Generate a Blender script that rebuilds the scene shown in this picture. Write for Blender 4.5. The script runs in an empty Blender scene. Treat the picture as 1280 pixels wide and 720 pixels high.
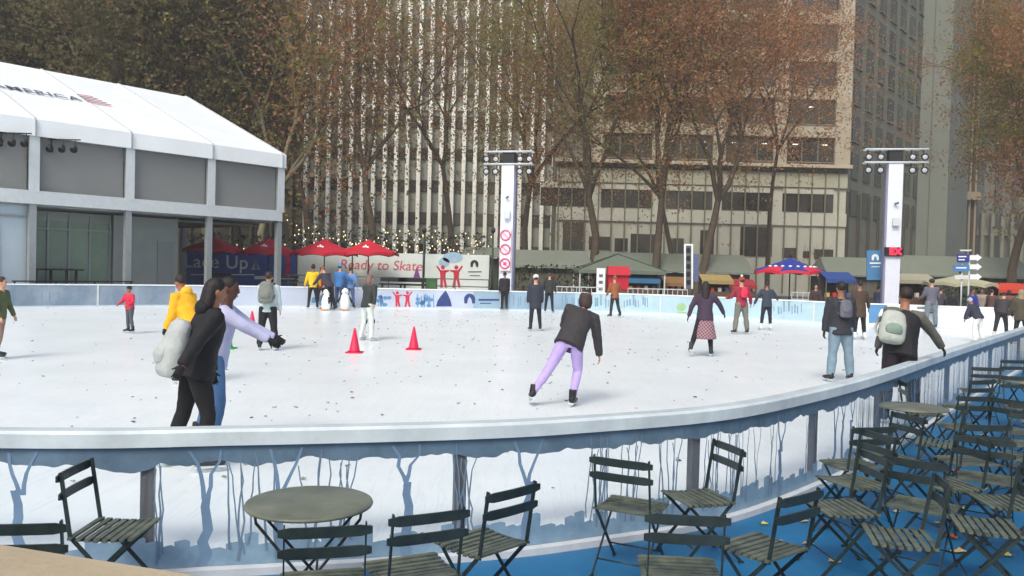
import bpy, bmesh, math, random
from mathutils import Vector, Matrix, noise
R = math.radians
random.seed(7)
S = bpy.context.scene
COL = S.collection
# ------------------------------------------------------------------ camera
CAMZ = 2.10
F = 1050.0
cd = bpy.data.cameras.new('camera'); cam = bpy.data.objects.new('camera', cd); COL.objects.link(cam)
cd.sensor_width = 36; cd.lens = 36*F/1280; cd.clip_start = .05; cd.clip_end = 2000
cam.location = (0, 0, CAMZ)
PITCH = math.atan(24/F); ROLL = R(1.43)
cam.rotation_euler = (Matrix.Rotation(R(90)-PITCH, 3, 'X') @ Matrix.Rotation(ROLL, 3, 'Z')).to_euler()
S.camera = cam
CR = Matrix.Rotation(R(90)-PITCH, 3, 'X') @ Matrix.Rotation(ROLL, 3, 'Z')
# ------------------------------------------------------------------ world, sun, exposure
w = bpy.data.worlds.new('World'); S.world = w; w.use_nodes = True
nt = w.node_tree; bg = nt.nodes['Background']; sky = nt.nodes.new('ShaderNodeTexSky')
sky.sky_type = 'NISHITA'; sky.sun_disc = False; sky.sun_elevation = R(48); sky.sun_rotation = R(200)
sky.dust_density = 4; sky.ozone_density = .6; sky.air_density = 1.0
nt.links.new(sky.outputs[0], bg.inputs[0]); bg.inputs[1].default_value = .13
sd = bpy.data.lights.new('sun', 'SUN'); sd.energy = 1.3; sd.angle = R(22); sd.color = (1, .97, .90)
sun = bpy.data.objects.new('sun', sd); COL.objects.link(sun); sun.location = (0, 0, 60)
sun.rotation_euler = (R(42), 0, R(-200+180+0))
S.view_settings.view_transform = 'Standard'; S.view_settings.look = 'None'
S.view_settings.exposure = 0.64; S.view_settings.gamma = 1
S.view_settings.use_curve_mapping = False
S.render.engine = 'CYCLES'

# ------------------------------------------------------------------ geometry helpers
def ray(px, py):
    return CR @ Vector(((px-640)/F, (360-py)/F, -1))
def W(px, py, D):
    v = ray(px, py); return Vector((0, 0, CAMZ)) + v*(D/v.y)
def G(px, py, z=0.0):
    v = ray(px, py); return Vector((0, 0, CAMZ)) + v*((z-CAMZ)/v.z)
def plane_map(A, B, off=0.0):
    A = Vector((A[0], A[1], 0)); B = Vector((B[0], B[1], 0)); d = (B-A).normalized()
    n = Vector((d.y, -d.x, 0))
    if n.dot(A) > 0: n = -n                     # faces the rink side
    def f(px, py, o=0.0):
        v = ray(px, py); P = A + n*(off+o)
        t = (P.xy.dot(n.xy))/(v.xy.dot(n.xy))
        return Vector((0, 0, CAMZ)) + v*t
    f.n = n; f.d = d
    return f
def lin(c):
    return tuple((x/255/12.92 if x/255 <= .04045 else ((x/255+.055)/1.055)**2.4) for x in c)
MATS = {}
def mat(name, rgb, rough=.7, var=.12, scale=6., metal=0., bump=0., bscale=40., spec=.4, emit=0., coat=0., var2=None, lin_in=False):
    if name in MATS: return MATS[name]
    m = bpy.data.materials.new(name); m.use_nodes = True; n = m.node_tree.nodes; l = m.node_tree.links
    b = n['Principled BSDF']; c = rgb if lin_in else lin(rgb)
    b.inputs['Roughness'].default_value = rough; b.inputs['Metallic'].default_value = metal
    b.inputs['Specular IOR Level'].default_value = spec
    if var > 0:
        tc = n.new('ShaderNodeTexCoord'); nz = n.new('ShaderNodeTexNoise'); nz.inputs['Scale'].default_value = scale
        nz.inputs['Detail'].default_value = 5; nz.inputs['Roughness'].default_value = .65
        l.new(tc.outputs['Object'], nz.inputs['Vector'])
        r = n.new('ShaderNodeValToRGB'); r.color_ramp.elements[0].position = .3; r.color_ramp.elements[1].position = .7
        c1 = tuple(max(0, x*(1-var)) for x in c); c2 = tuple(min(1, x*(1+var)) for x in c)
        if var2: c2 = lin(var2)
        r.color_ramp.elements[0].color = (*c1, 1); r.color_ramp.elements[1].color = (*c2, 1)
        l.new(nz.outputs['Fac'], r.inputs[0]); l.new(r.outputs[0], b.inputs['Base Color'])
        if bump > 0:
            nb = n.new('ShaderNodeTexNoise'); nb.inputs['Scale'].default_value = bscale; nb.inputs['Detail'].default_value = 4
            l.new(tc.outputs['Object'], nb.inputs['Vector'])
            bp = n.new('ShaderNodeBump'); bp.inputs['Strength'].default_value = bump; bp.inputs['Distance'].default_value = .02
            l.new(nb.outputs['Fac'], bp.inputs['Height']); l.new(bp.outputs[0], b.inputs['Normal'])
    else: b.inputs['Base Color'].default_value = (*c, 1)
    if emit: 
        b.inputs['Emission Color'].default_value = (*c, 1); b.inputs['Emission Strength'].default_value = emit
    if coat: b.inputs['Coat Weight'].default_value = coat
    MATS[name] = m; return m
def glassy(name, tint, refl=.12, opac=.0, ocol=(0, 0, 0), rough=.05):
    m = bpy.data.materials.new(name); m.use_nodes = True; n = m.node_tree.nodes; l = m.node_tree.links
    n.remove(n['Principled BSDF']); out = n['Material Output']
    t = n.new('ShaderNodeBsdfTransparent'); t.inputs[0].default_value = (*tint, 1)
    g = n.new('ShaderNodeBsdfGlossy'); g.inputs['Roughness'].default_value = rough
    d = n.new('ShaderNodeBsdfDiffuse'); d.inputs[0].default_value = (*ocol, 1)
    mx = n.new('ShaderNodeMixShader'); mx.inputs[0].default_value = opac
    l.new(t.outputs[0], mx.inputs[1]); l.new(d.outputs[0], mx.inputs[2])
    fr = n.new('ShaderNodeLayerWeight'); fr.inputs[0].default_value = refl
    m2 = n.new('ShaderNodeMixShader'); gg = n.new('ShaderNodeNewGeometry'); sb = n.new('ShaderNodeMath'); sb.operation = 'SUBTRACT'; sb.inputs[0].default_value = 1; l.new(gg.outputs['Backfacing'], sb.inputs[1])
    mu = n.new('ShaderNodeMath'); mu.operation = 'MULTIPLY'; l.new(fr.outputs['Fresnel'], mu.inputs[0]); l.new(sb.outputs[0], mu.inputs[1]); l.new(mu.outputs[0], m2.inputs[0]); l.new(mx.outputs[0], m2.inputs[1]); l.new(g.outputs[0], m2.inputs[2])
    l.new(m2.outputs[0], out.inputs[0]); MATS[name] = m; return m

class MB:
    def __init__(s): s.v = []; s.f = []; s.m = []; s.sm = []
    def add(s, vs, fs, mi=0, smooth=False):
        o = len(s.v); s.v += [tuple(v) for v in vs]
        for f in fs: s.f.append(tuple(i+o for i in f)); s.m.append(mi); s.sm.append(smooth)
        return s
    def box(s, c, d, M=None, mi=0):
        hx, hy, hz = d[0]/2, d[1]/2, d[2]/2; c = Vector(c)
        vs = [Vector((x*hx, y*hy, z*hz)) for z in (-1, 1) for y in (-1, 1) for x in (-1, 1)]
        if M is not None: vs = [M @ v for v in vs]
        s.add([v+c for v in vs], [(0, 2, 3, 1), (4, 5, 7, 6), (0, 1, 5, 4), (2, 6, 7, 3), (0, 4, 6, 2), (1, 3, 7, 5)], mi); return s
    def bar(s, a, b, wd, th, up=(0, 0, 1), mi=0):
        a = Vector(a); b = Vector(b); d = b-a; L = d.length; d.normalize(); u = Vector(up)
        x = d.cross(u); 
        if x.length < 1e-4: x = d.cross(Vector((0, 1, 0)))
        x.normalize(); y = x.cross(d)
        M = Matrix((x, d, y)).transposed()
        return s.box((a+b)/2, (wd, L, th), M, mi)
    def tube(s, pts, rad, n=8, mi=0, cap=True, smooth=True, ell=None, refx=None):
        pts = [Vector(p) for p in pts]
        if not hasattr(rad, '__len__'): rad = [rad]*len(pts)
        rings = []; px = None; o = []
        for i, p in enumerate(pts):
            d = (pts[min(i+1, len(pts)-1)]-pts[max(i-1, 0)]); d.normalize()
            if refx is not None: x = Vector(refx)-d*Vector(refx).dot(d)
            elif px is not None: x = px-d*px.dot(d)
            else: x = d.cross(Vector((0, 0, 1))) if abs(d.z) < .9 else Vector((1, 0, 0))-d*d.x
            x.normalize(); px = x; y = d.cross(x)
            r = rad[i]; rx, ry = r if hasattr(r, '__len__') else (r, r)
            for k in range(n):
                a = 2*math.pi*k/n; o.append(p+x*math.cos(a)*rx+y*math.sin(a)*ry)
        fs = []
        for i in range(len(pts)-1):
            for k in range(n):
                k2 = (k+1) % n; fs.append((i*n+k, i*n+k2, (i+1)*n+k2, (i+1)*n+k))
        if cap: fs.append(tuple(range(n-1, -1, -1))); fs.append(tuple((len(pts)-1)*n+k for k in range(n)))
        return s.add(o, fs, mi, smooth)
    def ell(s, c, r, M=None, n=12, m=8, mi=0):
        c = Vector(c); vs = []; fs = []
        for j in range(1, m):
            t = math.pi*j/m
            for k in range(n):
                a = 2*math.pi*k/n; v = Vector((r[0]*math.sin(t)*math.cos(a), r[1]*math.sin(t)*math.sin(a), r[2]*math.cos(t)))
                vs.append((M @ v if M is not None else v)+c)
        top = Vector((0, 0, r[2])); bot = -top
        vs += [(M @ top if M is not None else top)+c, (M @ bot if M is not None else bot)+c]
        T = len(vs)-2; B = T+1
        for j in range(m-2):
            for k in range(n): k2 = (k+1) % n; fs.append((j*n+k, (j+1)*n+k, (j+1)*n+k2, j*n+k2))
        for k in range(n): fs.append((T, k, (k+1) % n)); fs.append((B, (m-2)*n+(k+1) % n, (m-2)*n+k))
        return s.add(vs, fs, mi, True)
    def prism(s, poly, n, th, mi=0):
        """flat polygon (list of points) given thickness th along n"""
        n = Vector(n); k = len(poly); a = [Vector(p) for p in poly]; b = [p+n*th for p in a]
        s.add(a+b, [tuple(range(k-1, -1, -1)), tuple(range(k, 2*k))]+[(i, (i+1) % k, k+(i+1) % k, k+i) for i in range(k)], mi); return s
    def build(s, name, m, parent=None, world=False, label=None):
        me = bpy.data.meshes.new(name); v = s.v
        if world and parent is not None:
            Mi = wm(parent).inverted(); v = [tuple(Mi @ Vector(p)) for p in v]
        me.from_pydata(v, [], s.f)
        ms = m if isinstance(m, (list, tuple)) else [m]
        for x in ms: me.materials.append(x)
        me.polygons.foreach_set('material_index', s.m); me.polygons.foreach_set('use_smooth', s.sm)
        me.update()
        bm = bmesh.new(); bm.from_mesh(me); 
        if len(bm.faces) < 60000: bmesh.ops.recalc_face_normals(bm, faces=bm.faces)
        bm.to_mesh(me); bm.free()
        o = bpy.data.objects.new(name, me); COL.objects.link(o)
        if parent is not None: o.parent = parent
        if label: o['label'] = label
        return o
def wm(o):
    M = Matrix.LocRotScale(o.location, o.rotation_euler, o.scale)
    return wm(o.parent) @ M if o.parent else M
def thing(name, label, cat, loc=(0, 0, 0), rz=0, group=None):
    o = bpy.data.objects.new(name, None); COL.objects.link(o); o.location = loc; o.rotation_euler = (0, 0, rz)
    o.empty_display_size = .2
    return tag(o, label, cat, group)
def tag(o, label, cat, group=None, kind=None):
    o['label'] = label; o['category'] = cat
    if group: o['group'] = group
    if kind: o['kind'] = kind
    return o
def struct(o): o['kind'] = 'structure'; return o
def copy_tree(o, parent=None):
    c = o.copy(); COL.objects.link(c); c.parent = parent
    for ch in KIDS(o): copy_tree(ch, c)
    return c
def KIDS(o): return [x for x in list(COL.objects) if x.parent == o]
def spline(pts, step=.2):
    P = [Vector((p[0], p[1], 0)) for p in pts]; P = [P[0]*2-P[1]]+P+[P[-1]*2-P[-2]]; out = []
    for i in range(1, len(P)-2):
        L = (P[i+1]-P[i]).length; n = max(2, int(L/step))
        for k in range(n):
            t = k/n; a, b, c, d = P[i-1:i+3]
            out.append(.5*((2*b)+(c-a)*t+(2*a-5*b+4*c-d)*t*t+(3*b-a-3*c+d)*t**3))
    out.append(P[-2]); return out
def text_mesh(txt, size, name, m, parent, loc, M, extrude=.002, shear=0, spacing=1, align='CENTER', bold=0):
    cu = bpy.data.curves.new(name, 'FONT'); cu.body = txt; cu.size = size; cu.extrude = extrude; cu.shear = shear
    cu.align_x = align; cu.align_y = 'CENTER'; cu.space_character = spacing; cu.offset = bold
    o = bpy.data.objects.new(name, cu); COL.objects.link(o)
    dg = bpy.context.evaluated_depsgraph_get(); me = bpy.data.meshes.new_from_object(o.evaluated_get(dg))
    bpy.data.objects.remove(o); me.transform(Matrix.Translation(loc) @ M.to_4x4())
    if parent is not None: me.transform(wm(parent).inverted())
    me.materials.clear(); me.materials.append(m)
    r = bpy.data.objects.new(name, me); COL.objects.link(r); r.parent = parent; return r
def vplane_rot(pm):
    """rotation taking text (x right, y up, z out) onto a vertical plane"""
    x = pm.n.cross(Vector((0, 0, 1))); x = -x if x.x < 0 else x
    return Matrix((x, Vector((0, 0, 1)), pm.n)).transposed()
def px_decal(parent, name, polys, m, pm, th=.006, off=.004):
    b = MB()
    for poly in polys: b.prism([pm(x, y, off) for x, y in poly], pm.n, th)
    return b.build(name, m, parent, world=True)
def oval(cx, cy, rx, ry, n=14, a0=0, a1=360):
    return [(cx+rx*math.cos(R(a0+(a1-a0)*k/n)), cy+ry*math.sin(R(a0+(a1-a0)*k/n))) for k in range(n)]
def rect(x0, y0, x1, y1): return [(x0, y0), (x1, y0), (x1, y1), (x0, y1)]

# ------------------------------------------------------------------ materials
M_white = mat('white_vinyl', (232, 238, 240), .45, .05, 3)
M_frame = mat('white_frame', (196, 204, 206), .5, .06, 4)
M_grey = mat('grey_metal', (95, 98, 100), .5, .1)
M_dark = mat('dark_metal', (34, 36, 38), .45, .2)
M_black = mat('black_plastic', (22, 22, 24), .5, .2)
M_red = mat('red_canvas', (185, 28, 50), .7, .1)
M_green = mat('chair_green_paint', (30, 42, 43), .38, .3, 7, bump=.1, var2=(46, 58, 57))
M_seat = mat('weathered_seat_paint', (64, 76, 70), .42, .3, 9, bump=.2, var2=(108, 114, 98))
M_blue = mat('banner_blue', (58, 82, 156), .6, .08)
M_signblue = mat('sign_blue', (80, 132, 176), .5, .08)
M_ltblue = mat('print_light_blue', (150, 180, 200), .6, .15)
M_ink = mat('print_dark_blue', (42, 62, 118), .6, .1)
M_redink = mat('print_red', (190, 34, 62), .6, .08)
M_bannerw = mat('banner_white', (205, 214, 208), .6, .06, 1.5)

# ------------------------------------------------------------------ haze
hz = MB().box((0, 70, 39), (420, 340, 82)).build('haze', (lambda m: m)(bpy.data.materials.new('haze_air'))); hz['kind'] = 'stuff'
hm_ = hz.data.materials[0]; hm_.use_nodes = True; hn = hm_.node_tree.nodes; hn.remove(hn['Principled BSDF']); hv = hn.new('ShaderNodeVolumePrincipled')
hv.inputs['Color'].default_value = (.9, .93, .95, 1); hv.inputs['Density'].default_value = .0010; hm_.node_tree.links.new(hv.outputs[0], hn['Material Output'].inputs['Volume'])
# ------------------------------------------------------------------ ground
def sheet(name, pts, z, m, uvless=True):
    bm = bmesh.new(); vs = [bm.verts.new((p[0], p[1], z)) for p in pts]; f = bm.faces.new(vs)
    bmesh.ops.triangulate(bm, faces=[f]); bmesh.ops.recalc_face_normals(bm, faces=bm.faces)
    for f in bm.faces:
        if f.normal.z < 0: f.normal_flip()
    me = bpy.data.meshes.new(name); bm.to_mesh(me); bm.free(); me.materials.append(m)
    o = bpy.data.objects.new(name, me); COL.objects.link(o); return o
m_asph = mat('asphalt_paving', (92, 92, 90), .85, .2, .6, bump=.3, bscale=30)
struct(sheet('ground', [(-900, -300), (900, -300), (900, 1200), (-900, 1200)], 0, m_asph))
m_deck = mat('blue_painted_deck', (26, 98, 142), .42, .22, 1.1, bump=.12, bscale=90, spec=.35)
struct(sheet('terrace_floor', [(-14, -4), (30, -4), (30, 34), (13.5, 22), (-14, 12)], .004, m_deck))

# ------------------------------------------------------------------ rink barrier, near
NEAR = [(-30, 8.6), (-20, 6.4), (-12, 5.5), (-7, 5.3), (-3.3, 5.36), (-1.8, 5.62), (-.23, 6.02), (.67, 6.4), (1.73, 7.0), (2.73, 7.95), (4.28, 9.76),
        (7.3, 13.7), (12.1, 19.9), (16.2, 25.4), (18.6, 29.5)]
near = spline(NEAR, .12)
FAR = [(-24, 24), (-22.3, 29.2), (-19.7, 32.3), (-16, 35.6), (-12.2, 37.9), (-6.5, 39.6), (0, 40.4), (4, 41.0), (7.6, 40.4), (11, 38), (14.4, 35.2), (18.2, 33.9), (20.5, 33.4)]
far = spline(FAR, .5)
m_ice = mat('rink_ice', (226, 235, 235), .3, .04, .5, bump=.05, bscale=6, spec=.35, var2=(236, 243, 243))
_n = m_ice.node_tree.nodes; _l = m_ice.node_tree.links; _b = _n['Principled BSDF']; _src = _b.inputs['Base Color'].links[0].from_socket
for _k, (_rz, _sx, _sy) in enumerate(((.5, 5, .25), (-.9, 4, .2), (1.9, 6, .3))):     # skate scratches
    _tc = _n.new('ShaderNodeTexCoord'); _mp = _n.new('ShaderNodeMapping'); _mp.inputs['Rotation'].default_value = (0, 0, _rz); _mp.inputs['Scale'].default_value = (_sx, _sy, 1)
    _nz = _n.new('ShaderNodeTexNoise'); _nz.inputs['Scale'].default_value = 2.2; _nz.inputs['Detail'].default_value = 3; _nz.inputs['Distortion'].default_value = .8
    _l.new(_tc.outputs['Object'], _mp.inputs[0]); _l.new(_mp.outputs[0], _nz.inputs['Vector']); _r = _n.new('ShaderNodeValToRGB')
    _r.color_ramp.elements[0].position = .5; _r.color_ramp.elements[0].color = (0, 0, 0, 1); _e = _r.color_ramp.elements.new(.515); _e.color = (1, 1, 1, 1); _r.color_ramp.elements[-1].position = .53; _r.color_ramp.elements[-1].color = (0, 0, 0, 1)
    _m = _n.new('ShaderNodeMix'); _m.data_type = 'RGBA'; _mm = _n.new('ShaderNodeMath'); _mm.operation = 'MULTIPLY'; _mm.inputs[1].default_value = .3
    _l.new(_nz.outputs['Fac'], _r.inputs[0]); _l.new(_r.outputs[0], _mm.inputs[0]); _l.new(_mm.outputs[0], _m.inputs[0]); _l.new(_src, _m.inputs[6]); _m.inputs[7].default_value = (.55, .62, .66, 1); _src = _m.outputs[2]
_l.new(_src, _b.inputs['Base Color'])
ringpts = near+spline([(18.6, 29.5), (20.6, 31.5), (20.5, 33.4)], .5)[1:]+far[::-1]+spline([(-24, 24), (-32, 16), (-30, 8.6)], .7)[1:-1]
struct(sheet('ice_rink', [(p.x, p.y) for p in ringpts], .10, m_ice))

nb = thing('rink_barrier', 'near rink barrier of clear panels printed with blue trees under a grey top rail', 'barrier', (0, 6, 0))
def offs(path, d, lo=0):
    out = []
    for i, p in enumerate(path):
        t = (path[min(i+1, len(path)-1)]-path[max(i-1, 0)]).normalized(); n = Vector((t.y, -t.x, 0)); out.append(p+n*d)
    return out
def strip_solid(path, prof, name, m, parent, smooth=False):
    """sweep a closed (offset,z) profile along a path"""
    cols = [offs(path, o) for o, z in prof]; k = len(prof); vs = []; fs = []
    for i in range(len(path)):
        for j, (o, z) in enumerate(prof): p = cols[j][i]; vs.append((p.x, p.y, z))
    for i in range(len(path)-1):
        for j in range(k): fs.append((i*k+j, i*k+(j+1) % k, (i+1)*k+(j+1) % k, (i+1)*k+j))
    fs.append(tuple(range(k))); fs.append(tuple((len(path)-1)*k+j for j in range(k-1, -1, -1)))
    b = MB(); b.add(vs, fs, 0, smooth); return b.build(name, m, parent, world=True)
m_cap = mat('rail_plastic', (178, 190, 194), .35, .07, 2, spec=.5, var2=(206, 218, 220))
strip_solid(near, [(.035, .875), (.035, .965), (.015, .985), (-.10, .985), (-.12, .965), (-.12, .875)], 'top_rail', m_cap, nb)
strip_solid(near, [(.07, .0), (.07, .055), (.0, .06), (.0, .0)], 'base_ledge', mat('ledge_white', (190, 196, 200), .5, .1), nb)
m_clear = glassy('clear_panel_acrylic', (.985, .995, 1), .22, .03, lin((170, 190, 200)), .08)
m_psky = mat('print_slate_blue', (84, 106, 124), .35, .15, 4, var2=(100, 124, 142))
m_ptree = mat('print_pale_blue_tree', (108, 134, 160), .4, .15, 5)
m_ptwig = mat('print_grey_twig', (104, 126, 146), .4, .15, 5)
m_pcity = mat('print_city_blue', (112, 142, 166), .4, .12, 5, var2=(134, 162, 182))
m_post = mat('barrier_post_metal', (92, 92, 96), .5, .1)
# arc length
S_arc = [0]
for i in range(1, len(near)): S_arc.append(S_arc[-1]+(near[i]-near[i-1]).length)
def at_s(s):
    import bisect
    i = min(max(bisect.bisect(S_arc, s)-1, 0), len(near)-2); t = (s-S_arc[i])/(S_arc[i+1]-S_arc[i])
    p = near[i].lerp(near[i+1], t); d = (near[i+1]-near[i]).normalized(); return p, Vector((d.y, -d.x, 0)), d
def P_sz(s, z, o=.006):
    p, n, d = at_s(s); q = p+n*o; return (q.x, q.y, z)
# reference arc length at world x=-.35 (post seen under photo x=575)
s0 = min(range(len(near)), key=lambda i: (near[i]-Vector((-.37, 5.98, 0))).length); s_ref = S_arc[s0]
PITCHP = 2.1; rnd = random.Random(4)
k0 = -int(s_ref/PITCHP); s = s_ref+k0*PITCHP
posts = []
while s < S_arc[-1]-.1: posts.append(s); s += PITCHP
def twig(b, s, z0, z1, lean, r0, r1, mi, n=7, wob=.02, o=.007):
    pts = []
    for i in range(n):
        t = i/(n-1); pts.append((s+lean*t**1.3+rnd.uniform(-wob, wob), z0+(z1-z0)*t, r0+(r1-r0)*t))
    vs = []; fs = []
    for a, z, r in pts: vs.append(P_sz(a-r, z, o)); vs.append(P_sz(a+r, z, o))
    for i in range(n-1): fs.append((2*i, 2*i+1, 2*i+3, 2*i+2))
    b.add(vs, fs, mi)
for i in range(len(posts)-1):
    a, c = posts[i], posts[i+1]
    p, n_, d = at_s(a)
    if p.x > 16 or p.x < -12: continue
    q = p-n_*.05; M = Matrix((d, n_, Vector((0, 0, 1)))).transposed()
    MB().box((q.x, q.y, .44), (.085, .06, .86), M).build('post', m_post, nb, world=True)
    K = 18; ss = [a+.012+(c-a-.024)*k/K for k in range(K+1)]
    b = MB(); vs = []; fs = []
    for s in ss:
        for o, z in ((0, .06), (.0045, .06), (.0045, .872), (0, .872)): vs.append(P_sz(s, z, o))
    for k in range(K):
        for j in range(4): fs.append((4*k+j, 4*k+(j+1) % 4, 4*k+4+(j+1) % 4, 4*k+4+j))
    fs += [(0, 1, 2, 3), (4*K+3, 4*K+2, 4*K+1, 4*K)]
    pan = b.add(vs, fs).build('clear_panel', m_clear, nb, world=True)
    # printed scenery
    b = MB(); N = 105; vs = []; fs = []; seed = i*3.1
    obl = max(0, min(1, (p.y-7)/8))
    for k in range(N+1):
        s = a+(c-a)*k/N
        h = .10+.05*noise.noise(Vector((s*1.6, 0, 5)))+.035*abs(math.sin(s*6.5+noise.noise(Vector((s, 3, 0)))*3))+.02*noise.noise(Vector((s*12, 1, 0)))
        vs.append(P_sz(s, .872)); vs.append(P_sz(s, .872-max(.05, h)))
    for k in range(N): fs.append((2*k, 2*k+1, 2*k+3, 2*k+2))
    b.add(vs, fs, 0)
    # skyline of blocks at the foot
    s = a; o = 0
    while s < c-.01:
        wd = min(rnd.uniform(.05, .13), c-s); h = .14+.07*noise.noise(Vector((s*1.1, 8, 0)))+rnd.uniform(-.03, .06)
        if rnd.random() < .2: h += .06
        pp = [P_sz(s, .062), P_sz(s+wd, .062), P_sz(s+wd, .062+h), P_sz(s+wd*.7, .062+h+.012), P_sz(s+wd*.3, .062+h+.006), P_sz(s, .062+h)]
        b.add(pp, [(0, 1, 2, 3, 4, 5)], 3); s += wd
    x = a+rnd.uniform(.0, .2)
    while x < c-.08:
        kind = rnd.random()
        if kind < .36:            # a broad pale trunk that forks
            zf = rnd.uniform(.5, .62); twig(b, x, .07, zf, rnd.uniform(-.03, .03), .04, .026, 1, o=.008)
            twig(b, x, zf-.03, .84, -.09, .016, .01, 1, 5, o=.009); twig(b, x+.01, zf-.03, .85, .10, .016, .008, 1, 5, o=.0095)
            x += rnd.uniform(.18, .3)
        elif kind < .8:           # a clump of thin grey saplings
            for q in range(rnd.randint(3, 6)):
                twig(b, x+rnd.uniform(-.1, .1), rnd.uniform(.08, .25), rnd.uniform(.72, .86), rnd.uniform(-.08, .08), rnd.uniform(.005, .01), .004, 2, 7, .012, .0085+.0006*q)
            x += rnd.uniform(.12, .26)*(1-.55*obl)
        else: x += rnd.uniform(.2, .36)*(1-.6*obl)
    b.build('printed_scenery', [m_psky, m_ptree, m_ptwig, m_pcity], pan, world=True)
# ------------------------------------------------------------------ rink barrier, far
fb = thing('rink_barrier', 'far rink barrier with white top rail and printed advertising panels', 'barrier', (0, 40, 0))
fcap = strip_solid(far, [(-.06, .99), (-.06, 1.04), (.06, 1.04), (.06, .99)], 'top_rail', M_white, fb)
FP = [((-24, 24), (-19.7, 32.3)), ((-19.7, 32.3), (-12.2, 37.9)), ((-12.2, 37.9), (0, 40.4)), ((0, 40.4), (7.6, 40.4)), ((7.6, 40.4), (14.4, 35.2)), ((14.4, 35.2), (20.5, 33.4))]
m_fp = {}
def colfar(x):
    if x < -13.5: return mat('far_panel_slate', (122, 142, 162), .4, .22, .9, var2=(150, 164, 178))
    if x < -2.5: return mat('far_panel_pale', (176, 186, 204), .45, .1, .8)
    if x < 3: return mat('far_panel_blue', (140, 168, 188), .45, .15, .9)
    if x < 15: return mat('far_panel_ice_blue', (168, 196, 206), .45, .14, .9)
    return mat('far_panel_white', (216, 224, 228), .45, .05)
i = 0
while i < len(far)-1:
    j = min(i+5, len(far)-1); seg = far[i:j+1]
    strip_solid(seg, [(-.03, .06), (-.03, .99), (.03, .99), (.03, .06)], 'panel', colfar(seg[len(seg)//2].x), fb)
    # kick plate
    i = j
strip_solid(far, [(-.04, .0), (-.04, .17), (.045, .17), (.045, .0)], 'kick_plate', mat('kick_plate_pale', (190, 202, 212), .5, .08), fb)
def wall_px(px, py, o=0.):
    """point on the far barrier face seen at that photo pixel"""
    v = ray(px, py); best = None
    for i in range(len(far)-1):
        A, B = far[i], far[i+1]; d = (B-A).normalized(); n = Vector((d.y, -d.x, 0))
        den = v.xy.dot(n.xy)
        if abs(den) < 1e-6: continue
        t = (A.xy.dot(n.xy))/den; q = v*t
        if t > 0 and -0.01 <= (q-A).xy.dot(d.xy) <= (B-A).length+.01:
            q = Vector((0, 0, CAMZ))+v*t
            if n.y > 0: n = -n
            return q+Vector((n.x, n.y, 0))*(.035+o), Vector((n.x, n.y, 0))
def wd(name, polys, m, th=.004):
    b = MB()
    for poly in polys:
        r = [wall_px(x, y) for x, y in poly]
        if any(q is None for q in r): continue
        b.prism([q for q, n in r], r[0][1], th)
    return b.build(name, m, fb, world=True)
def skaters(x, y, s):    # two red figures, arms up, facing each other
    P = []
    for sx in (-1, 1):
        c = x+sx*7*s
        P += [oval(c+sx*0*s, y-9*s, 2.2*s, 2.3*s, 8), [(c-3*s, y-6*s), (c+3*s, y-6*s), (c+2.6*s, y+3*s), (c-2.6*s, y+3*s)],
              [(c-2.6*s, y+3*s), (c+.2*s, y+3*s), (c-1*s-sx, y+12*s), (c-3.6*s-sx, y+12*s)], [(c+.2*s, y+3*s), (c+2.8*s, y+3*s), (c+4.6*s, y+12*s), (c+2*s, y+12*s)],
              [(c+sx*2*s, y-6*s), (c+sx*2.6*s, y-3.6*s), (c+sx*7*s, y-10*s), (c+sx*5.6*s, y-11*s)], [(c-sx*2*s, y-6*s), (c-sx*2*s, y-3.5*s), (c-sx*6.5*s, y-5*s), (c-sx*6.5*s, y-6.6*s)]]
    return P
def emblem(x, y, s):     # arched mark: dark arch with pale wedge
    return [oval(x, y, s, s, 12, 180, 360)+[(x+s, y), (x+s*.95, y+s*.75), (x+s*.45, y+s*.75), (x+s*.3, y), (x, y-s*.45), (x-s*.3, y), (x-s*.45, y+s*.75), (x-s*.95, y+s*.75)]]
wd('printed_skaters', skaters(503, 374, .9), M_redink)
wd('printed_beanie', [[(545, 383), (565, 383), (563, 375), (560, 368), (557, 363), (551, 370), (547, 376)]], M_ink)
wd('printed_emblem', emblem(587, 374, 7), M_ink)
wd('printed_lettering', [rect(598, 373.6, 624, 376), rect(600, 378.5, 614, 379.6)], M_ink)
rr = random.Random(9); tr = []
for c in (398, 480, 528, 534): 
    for q in range(5):
        x = c+rr.uniform(-8, 8); tr.append([(x, 384), (x+1, 384), (x+rr.uniform(-3, 3), 366+rr.uniform(0, 5)), (x-.4, 370)])
    tr += [oval(c+rr.uniform(-8, 8), 378+rr.uniform(-7, 4), 3, 2.4, 7) for _ in range(5)]
wd('printed_blue_trees', tr, M_signblue)
tr = []
for c0, c1, n in ((641, 682, 10), (700, 762, 15), (778, 812, 9), (966, 1004, 9), (10, 150, 12), (170, 300, 5)):
    for q in range(n):
        x = c0+(c1-c0)*(q+rr.random()*.7)/n; yb = (386 if x < 900 else 394)-rr.uniform(1, 5); yt = yb-rr.uniform(8, 15)
        if x < 320: yb = 380; yt = 365
        wq = rr.uniform(.8, 2.2); tr.append([(x, yb), (x+wq, yb), (x+wq, yt), (x, yt)])
wd('printed_city_sketch', tr, mat('print_mid_blue', (116, 146, 172), .5, .15))
wd('printed_emblem', [oval(852, 384, 6, 5, 10), rect(846, 390, 859, 392)], mat('print_green', (150, 180, 130), .5, .1))
wd('printed_blue_panel', [[(1086, 380), (1108, 380), (1116, 402), (1086, 404)]], M_signblue)
wd('printed_lettering', [rect(1146, 384, 1170, 386), rect(1150, 390, 1166, 391.4)], M_grey)
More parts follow.
